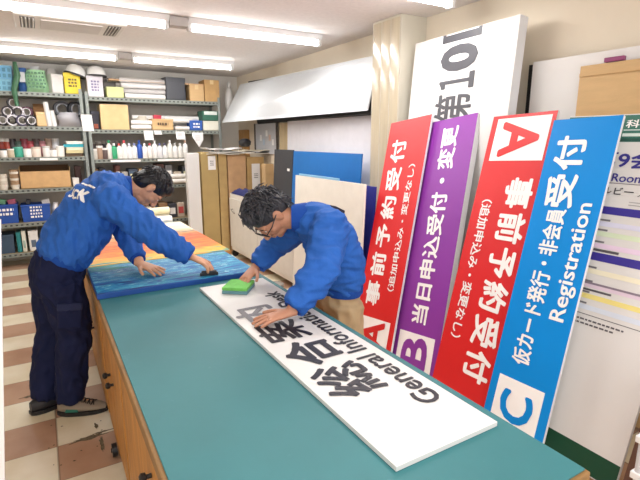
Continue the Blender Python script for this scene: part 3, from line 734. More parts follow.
def helmet(label, px, py, r, tilt, y=6.86):
    z = pz(px, py, y); t = thing('safety_helmet', label, 'helmet', (spx(px, z, y), y, z), Matrix.Rotation(tilt, 3, 'Y'))
    bm = nb(); lathe(bm, [(r, 0), (r*1.02, r*.15), (r*.97, r*.5), (r*.8, r*.85), (r*.5, r*1.05), (r*.12, r*1.13), (.003, r*1.135)], n=24); obj('shell', bm, hm('F0F0EE', rough=.25), t, True)
    bm = nb(); lathe(bm, [(r*1.03, -.004), (r*1.12, -.01), (r*1.13, -.003), (r*1.03, .01)], n=24); poly(bm, [(-r*.6, -r*1.0, -.006), (r*.6, -r*1.0, -.006), (r*.4, -r*1.4, -.02), (-r*.4, -r*1.4, -.02)], (0, 0, .006)); obj('brim', bm, hm('3A3A3C'), t, True)
helmet('white safety helmet tilted on the yellow bag', 75, 75, .115, .3)
helmet('white safety helmet upright on the white bag', 96.5, 76, .11, 0)
for (px0, px1, py, lb) in ((56, 66, 76, 'dark grey cap between patterned box and yellow bag'),):
    box_item('dark_case', lb, 'case', px0+6, px1, py, zA[0], hm('5A5658'), y=6.9, depth=.2)
box_item('yellow_green_box', 'pale lime box beside the white bag on the top right shelf', 'box', 107, 124.5, 87, zB[0], hm('D6DC9A'), depth=.2)
# rolls and papers
def roll(label, px0, px1, py, z_or, r, c, y=6.8, yk=None, core=True, name='paper_roll'):
    z = pz((px0+px1)/2, py, y) if z_or is None else z_or
    x0, x1 = spx(px0, z, y), spx(px1, z, y)
    bm = nb(); P0, P1 = V((x0, y, z)), V((x1, y if yk is None else yk, z))
    tube(bm, [P0, P1], r, 14, False); tube(bm, [P0, P1], r*.6, 14, False)
    d = (P1-P0).normalized()
    for P in (P0, P1):
        a, b = frame_of(d); n = 14
        o_ = [bm.verts.new(P+a*r*cos(2*pi*i/n)+b*r*sin(2*pi*i/n)) for i in range(n)]; i_ = [bm.verts.new(P+a*r*.6*cos(2*pi*i/n)+b*r*.6*sin(2*pi*i/n)) for i in range(n)]
        for i in range(n): bm.faces.new((o_[i], o_[(i+1) % n], i_[(i+1) % n], i_[i]))
    return tag(obj(name, bm, hm(c), None, True), label, 'roll')
lvl = ['lowest', 'second', 'third', 'topmost']
for k in range(4):
    roll('%s grey-white roll lying on the top right shelf left of the black case' % lvl[k], 125-k*2, 165, 0, zB[0]+.035+k*.066, .032, ['F2F0EE', 'C8C4C4', 'E8E6E6', 'D0CCCA'][k], y=6.80+.03*(k % 2))
for k in range(4):
    roll('%s paper tube deeper in on the top right shelf' % lvl[k], 108+k*4, 168, 0, zB[0]+.04+k*.07, .034, ['DAD6D0', 'ECEAE8', 'BEB8B4', 'E2DED8'][k], y=6.93)
bm = nb(); a = V((spx(108, 2.4, 6.8), 6.80, pz(108, 80, 6.8))); b = V((spx(214, 2.4, 6.9), 6.95, pz(214, 79, 6.95)))
for k, (c, dy, dz, lb) in enumerate((('C8A078', 0, 0, 'reddish wooden plank laid along the top of the right shelf'), ('E8E4DE', .1, .0, 'white plank laid beside the reddish plank on the right shelf'))):
    bm = nb(); za = zB[0]+.315; poly(bm, [a+V((0, dy, 0)), a+V((0, dy+.09, 0)), a+V((0, dy+.09, .02)), a+V((0, dy, .02))], V((b.x-a.x-.25*k, 0, 0)))
    tag(obj('wood_plank', bm, hm(c)), lb, 'plank')
box_item('black_case', 'black upright case on the top right shelf', 'case', 166, 186, 77.5, zB[0], hm('3C3E46', rough=.4), depth=.22, tilt=.08)
box_item('cardboard_box', 'small cardboard box right of the black case', 'box', 190, 204.5, 85, zB[0], M_card, style='carton')
box_item('cardboard_box', 'taller cardboard box at the right end of the top shelf', 'box', 205, 220, 80, zB[0], mat('card7', hexc('BE9866'), .85), style='carton')
# --- second shelf
def tape_roll(label, x, y, z, r, c, ang=.3, dark='26242A'):
    t = thing('tape_roll', label, 'tape roll', (x, y, z), Matrix.Rotation(ang, 3, 'Z') @ Matrix.Rotation(pi/2, 3, 'X'))
    for nm, rr, ri, zz, cc in (('tape', r, r*.72, .025, c), ('core', r*.72, r*.6, .026, dark)):
        bm = nb(); n = 22
        for s in (0,):
            R = [[bm.verts.new((q*cos(2*pi*i/n), q*sin(2*pi*i/n), zz*e)) for i in range(n)] for q, e in ((rr, -1), (rr, 1), (ri, 1), (ri, -1))]
            for a_, b_ in ((0, 1), (1, 2), (2, 3), (3, 0)):
                for i in range(n): bm.faces.new((R[a_][i], R[a_][(i+1) % n], R[b_][(i+1) % n], R[b_][i]))
        obj(nm, bm, hm(cc), t, True)
spots = [(3, 0), (12, 0), (22, 0), (31, 0), (8, 1), (18, 1), (27, 1), (13, 2)]
tc_ = ['2A2830', 'D8D6DC', '3A3450', '26242A', '38343C', 'D8D4DA', '5A3848', '2A2A30']
for k, (px, lv) in enumerate(spots):
    r = .065; z = zA[1]+r+.004+lv*.1
    tape_roll('%s %s tape roll from the left in the %s layer of the heap' % (['first', 'second', 'third', 'fourth', 'first', 'second', 'third', 'only'][k], 'pale' if tc_[k][0] == 'D' else 'dark', ['bottom', 'middle', 'top'][lv]),
              spx(px, z, 6.8), 6.8+.02*lv, z, r, tc_[k], random.uniform(-.3, .3), 'E4E2E6' if tc_[k][0] != 'D' else '2A2830')
box_item('cardboard_tray', 'tan cardboard box holding white tubes on the second shelf', 'box', 37, 52, 112, zA[1], hm('D8B888'), depth=.2)
box_item('brown_carton', 'brown carton behind the tan box', 'box', 35, 50, 104, zA[1], mat('card8', hexc('8A6440'), .85), y=6.98, depth=.15)
for k, px in enumerate((48, 53)):
    z = zA[1]; x = spx(px+2, z, 6.76); bm = nb(); cyl(bm, (x, 6.755, z+.004), (x-.02, 6.755, z+.29-k*.1), .028); tag(obj('paper_tube', bm, M_white, None, True), '%s white tube standing by the tan cardboard box' % ['taller', 'shorter'][k], 'tube')
box_item('plastic_bag', 'greyish clear plastic bag on the second shelf', 'bag', 58, 82, 112, zA[1], hm('B4B2B8', rough=.3), style='bag')
for k, (px0, px1, py) in enumerate(((56, 68, 105), (69, 82, 104))):
    r = .07; z = zA[1]+.22; tape_roll('black coiled hose %s above the plastic bag' % ['left', 'right'][k], spx((px0+px1)/2, z, 6.9), 6.92, z, .1, '2E3036', .2+k*.3, '8C8E96')
def paper_tag(label, px0, px1, py0, py1, y=6.7165, pointed=False):
    x0, x1 = at_y(px0, py0, y).x, at_y(px1, py0, y).x; z1, z0 = pz(px0, py0, y), pz(px0, py1, y); bm = nb()
    if pointed: pts = [(x0, y, z1), (x1, y, z1), (x1+.0, y, z0+(z1-z0)*.5), ((x0*.4+x1*.6), y, z0), (x0, y, z0+(z1-z0)*.7)]
    else: pts = [(x0, y, z1), (x1, y, z1), (x1+.01, y+.001, z0), (x0+.01, y+.001, z0)]
    poly(bm, pts, (0, .003, 0)); t = obj('paper_tag', bm, hm('F0EEEE')); tag(t, label, 'paper tag')
    bm = nb()
    for k in range(3): bx(bm, x0+(x1-x0)*.25, x0+(x1-x0)*.7, y-.002, y-.0005, z1-(z1-z0)*(.25+.14*k), z1-(z1-z0)*(.22+.14*k))
    obj('print', bm, hm('A8A4A8'), t)
paper_tag('large white paper hanging on the posts between the two units', 80.5, 91.5, 114.5, 131)
paper_tag('white tag hanging under the second shelf, leftmost of the right unit', 143.5, 152.5, 130.5, 140)
paper_tag('wide white tag on the shelf edge between two hanging tags', 154, 161, 130.5, 134.5)
paper_tag('square white tag under the middle of the second shelf', 175.5, 184.5, 131.5, 139.5)
paper_tag('pointed white paper hanging at the right end of the second shelf', 192, 203, 132.5, 147, pointed=True)
box_item('dark_tool_case', 'dark case with orange tools beside the big cardboard box', 'case', 92, 101, 111, zB[1], hm('2C2A38'), y=6.82, extra=face_panel('A8543C', .5, .05, .3))
box_item('cardboard_box', 'large plain cardboard box on the second shelf of the right unit', 'box', 101.5, 130, 104.5, zB[1], mat('card9', hexc('D8BC8C'), .85, var=.05), style='carton', depth=.3)
for k, (px0, px1, r, c) in enumerate(((131, 200, .03, 'D8D6D4'), (131, 199, .03, 'B8B4B0'), (132, 202, .032, 'ECEAE8'))):
    roll('%s roll lying deep on the second right shelf' % ['lowest pale', 'middle grey', 'uppermost white'][k], px0, px1, 0, zB[1]+.04+k*.066, r, c, y=6.98)
for k, (px0, px1, zz, r, c, lb) in enumerate(((131, 151, .035, .03, 'E8E4E0', 'short white roll left of the small carton'), (175, 189, .03, .028, 'DDD9D6', 'short white roll right of the small carton'), (131, 152, .1, .028, 'F0EEEC', 'white roll over the short one by the carton'), (165, 192, .135, .03, 'E6E2DC', 'bulky pale roll above the small carton'))):
    roll(lb, px0, px1, 0, zB[1]+zz, r, c, y=6.80)
box_item('cardboard_box', 'small flat carton with dark print on the second right shelf', 'box', 152.5, 174, 119, zB[1], M_card, style='box', extra=text_panel(None, 1, .5, .35, .75, '5A4630'))
box_item('red_tool', 'red-handled tool lying over the small carton', 'tool', 154, 162, 115, zB[1]+.115, hm('C03048'), depth=.06, y=6.88)
box_item('blue_box', 'blue box with white print on the second right shelf', 'box', 190, 203, 120.5, zB[1], hm('2E5CB0'), extra=text_panel(None, 2, .5, .2, .8))
box_item('white_box', 'off-white carton at the right end of the second shelf, lower', 'box', 203.5, 219.5, 121, zB[1], hm('E4E2D4'), depth=.24)
zz = pz(211, 121, 6.76)
box_item('green_box', 'dark green and white carton on the off-white carton', 'box', 202.5, 219, 111, zz+.002, hm('2E6450'), depth=.24, extra=face_panel('DDE4DE', .8, .6, .95))
# --- third shelf
def bottle(label, px, base, h, r, c, cap, y=6.78, cat='bottle', name='spray_bottle'):
    z0 = base+.001; x = spx(px, z0, y)
    t = thing(name, label, cat, (x, y, z0)); 
    bm = nb(); lathe(bm, [(r*.9, 0), (r, .006), (r, h*.68), (r*.85, h*.75), (r*.42, h*.8), (r*.42, h*.86)], n=16); obj('body', bm, hm(c, rough=.35), t, True)
    bm = nb(); lathe(bm, [(r*.48, h*.85), (r*.5, h*.87), (r*.46, h*.99), (r*.3, h)], n=14); obj('cap', bm, hm(cap), t, True)
    return t
def jar(label, px, base, h, r, c, lid, y=6.78):
    z0 = base+.001; x = spx(px, z0, y); t = thing('paint_jar', label, 'jar', (x, y, z0))
    bm = nb(); lathe(bm, [(r*.95, 0), (r, .005), (r, h*.82), (r*.96, h*.85)], n=16); obj('body', bm, hm(c, rough=.35), t, True)
    bm = nb(); lathe(bm, [(r*1.02, h*.83), (r*1.04, h*.85), (r*1.04, h*.98), (r, h)], n=16); obj('lid', bm, hm(lid), t, True)
fr = [(4, .1, .04, 'F0EEEC', '303034'), (12, .1, .042, 'C8B8A0', 'E8E4E0'), (19, .12, .05, '3FA08A', '58B09C'), (28, .1, .045, 'F2F0EE', 'F2F0EE'), (37, .12, .05, 'E8D8CC', 'D8C8B8'), (47, .13, .04, 'E8E6E4', 'C8C6C4'), (54, .1, .04, 'F0EEEC', '9A9088'), (61, .13, .045, 'EEEAE4', 'E8E4DE')]
nmz = ['white jar with black lid', 'beige jar', 'teal jar', 'white squat jar', 'pinkish jar', 'tall white jar', 'white jar with grey lid', 'cream jar']
for (px, h, r, c, l), nm in zip(fr, nmz): jar(nm+' in the front row of the left unit’s third shelf', px, zA[2], h, r, c, l)
bk = [(3, '8A3024'), (9, 'A84838'), (14, '3C3438'), (20, '4A6058'), (26, '8C3A48'), (32, 'B85058'), (38, '5A4A48'), (44, 'B88088'), (50, 'A08878'), (57, 'D0D0D4')]
bn = ['dark red', 'brick red', 'charcoal', 'grey-green', 'crimson', 'rose red', 'brown', 'dusty pink', 'taupe', 'silver']
for (px, c), nm in zip(bk, bn): jar('taller %s jar in the back row of the left unit’s third shelf' % nm, px, zA[2], .22 if px % 4 else .19, .042, c, 'D8D4D0' if px % 3 == 0 else c, y=6.95)
for k, (c, lb) in enumerate((('5A4632', 'dark brown flat tray'), ('D8CE9E', 'pale yellow flat tray'), ('E8E2C8', 'cream flat tray'), ('38A8B8', 'turquoise flat tray'), ('EDE8DE', 'white flat tray'))):
    z0 = zA[2]+.002+k*.038; x0, x1 = spx(66.5 if k != 3 else 64, z0, 6.76), spx(83.5, z0, 6.76)
    bm = nb(); bx(bm, x0, x1, 6.76, 7.0, z0, z0+.036, .004); bx(bm, x0-.003, x1+.003, 6.757, 7.003, z0+.026, z0+.036); tag(obj('flat_tray', bm, hm(c)), lb+' in the stack at the right end of the left unit', 'tray')
bcol = [('E6E2DE', '2E8C60'), ('3EA878', 'EEEEEE'), ('F0EEEC', 'C84848'), ('F0F0EE', 'D05058'), ('EEEEF2', 'C8C8D8'), ('EEEEEE', '8890C0'), ('3058B0', '2A4C9C'), ('F2F0EE', 'F0EEEC'), ('EFEBE8', 'B84850'), ('F2F2F2', 'E0E0E0'), ('E8E8EC', '5A6088'), ('EEEEEE', '40405A'), ('F0EEE8', 'EEEEEE'), ('F0F0F0', 'B8B8B8'), ('EDEBE6', 'F0F0F0'), ('F2F2F0', 'D8B8A8')]
px = 110.0
for k, (c, cap) in enumerate(bcol):
    nm = {0: 'white bottle with green cap', 1: 'green bottle', 2: 'white bottle with red cap', 3: 'white bottle with rose cap', 6: 'solid blue bottle'}.get(k, 'white bottle, %s of the bottle row,' % ORD[k])
    bottle('%s on the right unit’s third shelf' % nm, px, zB[2], .2 if k % 3 else .24, .034, c, cap); px += 5.05
for k in range(3):
    jar(['small grey jar at the left end of the bottle shelf', 'brownish jar at the left end of the bottle shelf', 'dark jar at the left end of the bottle shelf'][k], [95, 100.5, 105.5][k], zB[2], [.13, .17, .14][k], .04, ['C8C4BC', 'A88C78', '5A4A48'][k], 'E0DCD8')
for k in range(5):
    jar('%s dusty jar of the back row above the tray end, right unit' % ORD[k], 94+k*6, zB[2], .23, .042, ['6A5A58', '8A7A70', '4A4448', '7A6A58', '5C5650'][k], '9A948C', y=6.98)
# shelf edge labels
for k, (px0, px1, py, lb) in enumerate(((40, 58, 162, 'white strip label on the left unit’s third shelf edge'), (111, 141, 164.5, 'long white strip label under the bottles'), (158, 187, 164, 'white strip label under the right-hand bottles'))):
    x0, x1 = at_y(px0, py, 6.71).x, at_y(px1, py, 6.71).x; z = (zA if k == 0 else zB)[2]-.026
    bm = nb(); bx(bm, x0, x1, 6.71, 6.716, z-.015, z+.012); tag(obj('shelf_label', bm, hm('F4F2F0')), lb, 'label strip')
# --- fourth shelf
box_item('cardboard_box', 'wide open-topped cardboard box on the left unit’s fourth shelf', 'box', 21, 72, 167, zA[3], mat('card10', hexc('CBA474'), .85), style='open', depth=.34)
for k, (px, n, c, lb) in enumerate(((4, 6, 'D8D0C4', 'left stack of white cups'), (16, 8, 'A88C70', 'tall brown stack of cups'))):
    t = thing('cup_stack', lb+' beside the open cardboard box', 'cups', (spx(px, zA[3], 6.8), 6.8, zA[3]+.001))
    for q in range(n):
        bm = nb(); lathe(bm, [(.04, 0), (.052, .05), (.055, .052), (.05, .054)], (0, 0, q*.026), 16); obj('cup', bm, hm(c if q % 3 else 'E8E2D8'), t, True)
for k, (px0, px1, pyt, c, lb) in enumerate(((73, 80, 178, 'E4E0DC', 'white carton right of the open cardboard box'), (76, 83, 166, '4A2C28', 'dark red box right of the open cardboard box'))):
    box_item('small_carton', lb, 'box', px0, px1, pyt, zA[3], hm(c), y=6.76+.15*k, depth=.13)
bcs = ['8A6A4A', '3A3A42', 'C0B0A0', '6A4038', 'A8A4A0', '4A5A70', 'B89870', 'D0CCC8', '5A3A32', '8A8C90', 'C8B8A4', '40444A']
rn = random.Random(3)
cn = {'8A6A4A': 'brown', '3A3A42': 'charcoal', 'C0B0A0': 'beige', '6A4038': 'maroon', 'A8A4A0': 'grey', '4A5A70': 'slate blue', 'B89870': 'tan', 'D0CCC8': 'off-white', '5A3A32': 'dark brown', '8A8C90': 'mid grey', 'C8B8A4': 'sand', '40444A': 'graphite'}
for L_, nm in ((3, 'fourth'), (4, 'fifth'), (5, 'lowest')):
    px = 94.0; k = 0
    while px < 186:
        w = rn.uniform(6, 10); c = bcs[(k+L_*4) % 12]
        ok = True
        box_item('supply_box', '%s supply box, %s from the left on the right unit’s %s shelf' % (cn[c], ORD[k], nm), 'box', px, px+w-1, 0, zB[L_], hm(c), y=6.8+rn.uniform(0, .05), depth=.25) if False else None
        z0 = zB[L_]+.002; x0, x1 = spx(px, z0, 6.8), spx(px+w-1, z0, 6.8); h = rn.uniform(.16, .3) if L_ < 5 else rn.uniform(.12, .25)
        t = thing('supply_box', '%s supply box, %s from the left on the right unit’s %s shelf' % (cn[c], ORD[k], nm), 'box', ((x0+x1)/2, 6.93, z0))
        bm = nb(); bx(bm, -(x1-x0)/2, (x1-x0)/2, -.12, .12, 0, h, .008); obj('body', bm, hm(c), t)
        bm = nb(); bx(bm, -(x1-x0)*.35, (x1-x0)*.35, -.124, -.121, h*.25, h*.7); obj('front_label', bm, hm(['E4E0DC', 'B84848', 'D8D4A8'][k % 3]), t)
        px += w; k += 1
for k in range(2):
    roll('%s white paper roll stack on the fourth shelf near the man’s hair' % ['lower', 'upper'][k], 170, 189, 0, zB[3]+.04+k*.07, .034, 'EAE6E0', y=6.745)
# --- fifth shelf : blue bins
M_bin = hm('1E50A8')
box_item('blue_bin', 'royal blue bin with white lettering cut by the left margin, fifth shelf', 'bin', -10, 20, 205, zA[4], M_bin, style='bin', depth=.3, extra=text_panel(None, 2, .7, .4, .85))
box_item('blue_bin', 'royal blue bin with four white text lines on the fifth shelf', 'bin', 22.5, 52, 204.5, zA[4], M_bin, style='bin', depth=.3, extra=text_panel(None, 4, .4, .2, .95))
for k, (px0, px1, c, lb) in enumerate(((0, 6, '6CA880', 'green packet'), (8, 16, 'C86880', 'pink packet'), (26, 31, '3A3A42', 'black packet'), (42, 50, 'ECE8E4', 'white packet'))):
    z0 = pz(px0, 205, 6.78)+.004; x0, x1 = spx(px0, z0, 6.85), spx(px1, z0, 6.85)
    bm = nb(); box(bm, ((x0+x1)/2, 6.87, z0+.025), (x1-x0, .08, .06), Matrix.Rotation(.2*(-1)**k, 3, 'Y'), .006); tag(obj('packet', bm, hm(c)), lb+' sticking out of the blue bins', 'packet')
box_item('white_bag', 'small white and red bag right of the blue bins', 'bag', 54, 61, 203, zA[4], hm('E8E4E6'), style='bag', depth=.2)
# --- lowest shelf
box_item('dark_bin', 'dark slate-blue lidded bin on the lowest left shelf', 'bin', -3, 16, 235, zA[5], hm('3A5068'), style='bin', depth=.3)
def binder(label, px0, px1, pyt, c, pic=None):
    def f(t, w, h, d):
        if pic:
            bm = nb(); bx(bm, -w*.5, w*.5, -d/2-.005, -d/2-.002, h*.2, h*.55); obj('picture', bm, hm(pic), t)
    box_item('binder', label, 'binder', px0, px1, pyt, zA[5], hm(c), depth=.24, extra=f)
binder('teal binder on the lowest shelf', 18, 23, 232, '1E7C80'); binder('white spotted binder between teal ones', 23.3, 28, 231, 'DCDCD0', '9AB0A8'); binder('white binder with small picture beside the man’s hip', 30, 40, 230.5, 'E8E6E4', '5A6A80')
for k in range(4):
    box_item('storage_carton', '%s storage carton, %s on the lowest left shelf, mostly behind the man’s hips' % (['brown', 'grey', 'white', 'tan'][k], ORD[k]), 'box', 43+k*10, 52+k*10, 232, zA[5], hm(['8A6A4A', '8A8C90', 'E4E2DE', 'C8A878'][k]), depth=.25)
# extra clutter
for px0, px1, py, base, c, y, st, nm, cat, lb in (
    (31, 44, 66, zA[0], 'E6E6E8', 6.97, 'bag', 'crumpled_bag', 'bag', 'white crumpled bag behind the green printed bag'),
    (48, 60, 68, zA[0], 'D4D0CC', 7.0, 'bag', 'crumpled_bag', 'bag', 'pale grey crumpled bag behind the patterned box'),
    (104, 118, 78, zB[0], '6A6460', 6.98, 'box', 'supply_box', 'box', 'dark grey box behind the lime box'),
    (176, 189, 90, zB[0], '4A4A50', 6.96, 'box', 'supply_box', 'box', 'charcoal box right behind the black case'),
    (137, 150, 116, zB[1], 'D8D0C0', 6.9, 'bag', 'crumpled_bag', 'bag', 'cream crumpled bag between big carton and small carton'),
    (176, 190, 120, zB[1], 'B8B4B0', 6.88, 'bag', 'crumpled_bag', 'bag', 'grey crumpled bag left of the blue box'),
    (83.5, 88, 104, zA[1], 'C8C6C4', 6.9, 'box', 'supply_box', 'box', 'light grey box at the right end of the second left shelf')):
    if nm == 'supply_box' and px0 == 83.5: continue
    box_item(nm, lb, cat, px0, px1, py, base, hm(c), style=st, y=y, depth=.14)

# ============================================================ PEOPLE
def hand(bm, wrist, d, n, s, curl=.15, L=.185, spread=.16, thumb=1, r=.0088, thumb_in=.5):
    """wrist point, finger direction d, back-of-hand normal n, thumb side s"""
    wrist, d, n = V(wrist), V(d).normalized(), V(n).normalized(); n = (n-d*n.dot(d)).normalized()
    s_ = d.cross(n); s_ = s_ if s_.dot(V(s)) > 0 else -s_
    pl = L*.5
    # palm
    loft(bm, [(wrist-d*.02, s_*.027, n*.02), (wrist+d*.01, s_*.028, n*.019), (wrist+d*pl*.5, s_*.038, n*.0165), (wrist+d*pl*.9, s_*.041, n*.0135), (wrist+d*(pl+.008), s_*.036, n*.01)], 18)
    capsule(bm, wrist+d*.02+s_*.018-n*.004, wrist+d*.055+s_*.026-n*.006, .017, .014)
    for k, (off, ln, a) in enumerate(((.03, .072, .9), (.010, .08, .25), (-.011, .074, -.35), (-.031, .058, -1.1))):
        p = wrist+d*(pl-.004-abs(off+.0)*.15)+s_*off
        dd = (d+s_*spread*a).normalized(); c = curl
        for j, f in enumerate((.45, .31, .24)):
            ax = dd.cross(n).normalized(); dd2 = (Matrix.Rotation(-c*(1 if j else .7), 3, ax) @ dd)
            q = p+dd2*ln*f; capsule(bm, p, q, r*(1-.07*j), r*(1-.07*(j+1)), 12); p = q; dd = dd2; c = curl*1.3
    p = wrist+d*.035+s_*.03; dd = (d*.62+s_*.75-n*.1*thumb_in).normalized()
    for f, rr in ((.036, .0115), (.03, .0102), (.024, .0092)):
        q = p+dd*f; capsule(bm, p, q, rr, rr*.92, 12); p = q; dd = (dd*.8+d*.35-n*.12*thumb_in).normalized()

def head(bm, c, up, fwd):
    """skull, jaw, nose, ears, brows and lips around centre c"""
    c, up, f = V(c), V(up).normalized(), V(fwd).normalized(); f = (f-up*f.dot(up)).normalized(); s = up.cross(f)
    R = Matrix((s, f, up)).transposed()
    def P(x, y, z): return c+s*x+f*y+up*z
    ell(bm, P(0, -.012, .03), (.075, .095, .088), R)          # cranium
    ell(bm, P(0, .018, -.01), (.066, .073, .085), R)          # face
    ell(bm, P(0, .035, -.075), (.045, .045, .038), R)         # jaw
    ell(bm, P(0, .062, -.092), (.022, .02, .018), R)          # chin
    for q in (-1, 1):
        ell(bm, P(q*.036, .052, -.028), (.025, .026, .024), R)   # cheek
        ell(bm, P(q*.030, .076, .020), (.024, .012, .008), R)    # brow
        ell(bm, P(q*.077, -.004, -.004), (.010, .022, .032), R @ Matrix.Rotation(q*.25, 3, 'Z'))  # ear
        ell(bm, P(q*.079, -.004, -.026), (.008, .010, .012), R)
        ell(bm, P(q*.030, .076, .002), (.014, .009, .009), R)    # eyelid mound
    capsule(bm, P(0, .084, .008), P(0, .106, -.032), .009, .0135)  # nose
    for q in (-1, 1): ell(bm, P(q*.012, .098, -.036), (.009, .010, .007), R)
    ell(bm, P(0, .087, -.056), (.024, .010, .0055), R); ell(bm, P(0, .085, -.066), (.02, .010, .006), R)
    return R
def eyes(parent, c, R, m_w, m_b):
    for q in (-1, 1):
        bm = nb(); ell(bm, V(c)+R @ V((q*.030, .083, .003)), (.0095, .005, .0035), R, 12); o = obj('eye', bm, m_w, parent, True)
        bm = nb(); ell(bm, V(c)+R @ V((q*.030, .087, .003)), (.0038, .002, .0034), R, 10); obj('iris', bm, m_b, o, True)
        bm = nb(); loft(bm, [(V(c)+R @ V((q*(.016+.028*i/4), .0885-.003*abs(i-2), .022+.004*sin(pi*i/4))), R @ V((.001, 0, 0)) + R @ V((0, .0015, 0)), R @ V((0, 0, .003))) for i in range(5)], 8); obj('eyebrow', bm, m_b, parent, True)
M_eye = hm('EDE8E4'); M_iris = hm('1A1412')

def hair(parent, c, R, m, messy=.0, length=.03, count=340, seed=1, low=-.02, front=.055):
    rn = random.Random(seed); bm = nb(); c = V(c)
    ell(bm, c+R @ V((0, -.018, .04)), (.084, .099, .089), R, 24)
    ell(bm, c+R @ V((0, -.05, -.005)), (.074, .062, .075), R, 24)
    ell(bm, c+R @ V((0, .045, .085)), (.055, .045, .04), R, 20)
    for k in range(count):
        th = rn.uniform(0, 2*pi); ph = rn.uniform(-.35, 1.5)
        x, y, z = cos(ph)*cos(th), cos(ph)*sin(th), sin(ph)
        if y > .35 and z < .45: continue
        if abs(x) > .6 and z < .12 and y > -.35: continue
        p = V((x*.082, -.018+y*.098, .038+z*.088))
        if z < 0: p = V((x*.074, -.05+y*.06, z*.12))
        nrm = V((x, y, z)).normalized()
        flow = V((x*.3, .6 if z > .3 else -.1, -.9 if z < .5 else -.2)) + V((rn.uniform(-1, 1), rn.uniform(-1, 1), rn.uniform(-1, 1)))*(.35+messy)
        flow = (flow-nrm*flow.dot(nrm)*.8).normalized()
        l = length*rn.uniform(.7, 1.4); w = rn.uniform(.004, .008)
        a = c+R @ (p-nrm*.004); b = c+R @ (p+flow*l*.5+nrm*(.006+messy*.012)); d = c+R @ (p+flow*l+nrm*(.001+messy*.012*rn.random()))
        tube(bm, [a, b, d], [w, w*.8, w*.12], 6)
    return obj('hair', bm, m, parent, True)

def shoe(parent_name, label, heel, toe, m, sole, lace=None, patch=None):
    heel, toe = V(heel), V(toe); d = (toe-heel); L = d.length; ang = atan2(d.y, d.x)
    t = thing(parent_name, label, 'shoe', (heel.x, heel.y, 0.0015), ang)
    W = .048
    def out(x):   # half width along the sole
        u = x/L; return W*(.62+.5*sin(pi*min(1, u*.9+.08))**.8) * (1 if u < .85 else max(.35, 1-(u-.85)*3.2)) * (1 if u > .12 else .5+.5*sqrt(u/.12))
    bm = nb(); N = 14; pts = [(L*i/N, out(L*i/N)) for i in range(N+1)]
    poly(bm, [(x, -w, 0) for x, w in pts]+[(x, w, 0) for x, w in pts[::-1]], (0, 0, .022)); bmesh.ops.bevel(bm, geom=bm.edges[:], offset=.003, segments=1, affect='EDGES'); obj('sole', bm, sole, t)
    bm = nb(); secs = []
    for i in range(N+1):
        u = i/N; x = L*(.02+.95*u); h = .075 if u < .35 else .075-.035*((u-.35)/.4) if u < .75 else .04-.02*((u-.75)/.25)**1.5
        w = out(x)*.93*(.7+.3*min(1, i/2)); h *= .8+.2*min(1, i/2); secs.append(((x, 0, .018+h*.42), (0, w, 0), (0, 0, h*.55)))
    loft(bm, secs, 18); obj('upper', bm, m, t, True)
    if lace:
        bm = nb()
        for k in range(5):
            x = L*(.42+.075*k); z = .018+.078*.97-.03*max(0, (.42+.075*k-.35)/.4)
            s = (-1)**k; tube(bm, [(x-.008, -.03, z-.016), (x, 0, z+.002), (x+.008, .03, z-.016)], .0045, 6)
            tube(bm, [(x+.008, -.026, z-.014), (x, 0, z+.001), (x-.008, .026, z-.014)], .0032, 6)
        obj('laces', bm, lace, t, True)
    if patch:
        bm = nb(); poly(bm, [(L*.2, -W*1.0, .026), (L*.46, -W*1.08, .026), (L*.44, -W*.98, .055), (L*.24, -W*.9, .06)], (0, .02, 0)); obj('side_patch', bm, patch, t)
    return t

def shrink_text(body, target, origin, direction, rx, ry, w, h, m, parent, bold=.03, name='back_print', bar=None):
    """lettering draped on a curved surface by casting onto it"""
    me, (x0, x1, y0, y1) = text_mesh(body, bold)
    bm = bmesh.new(); bm.from_mesh(me); bmesh.ops.triangulate(bm, faces=bm.faces[:])
    bmesh.ops.subdivide_edges(bm, edges=bm.edges[:], cuts=1)
    dg = bpy.context.evaluated_depsgraph_get()
    bvh = BVHTree.FromPolygons([v.co.copy() for v in target.data.vertices], [p.vertices[:] for p in target.data.polygons])
    O, D = V(origin), V(direction).normalized(); rx, ry = V(rx).normalized(), V(ry).normalized()
    for v in bm.verts:
        p = O+rx*((v.co.x-(x0+x1)/2)/(x1-x0)*w)+ry*((v.co.y-(y0+y1)/2)/(y1-y0)*h)
        hit = bvh.ray_cast(p, D)
        v.co = (hit[0]-D*.003) if hit[0] else p+D*.2
    return obj(name, bm, m, parent)

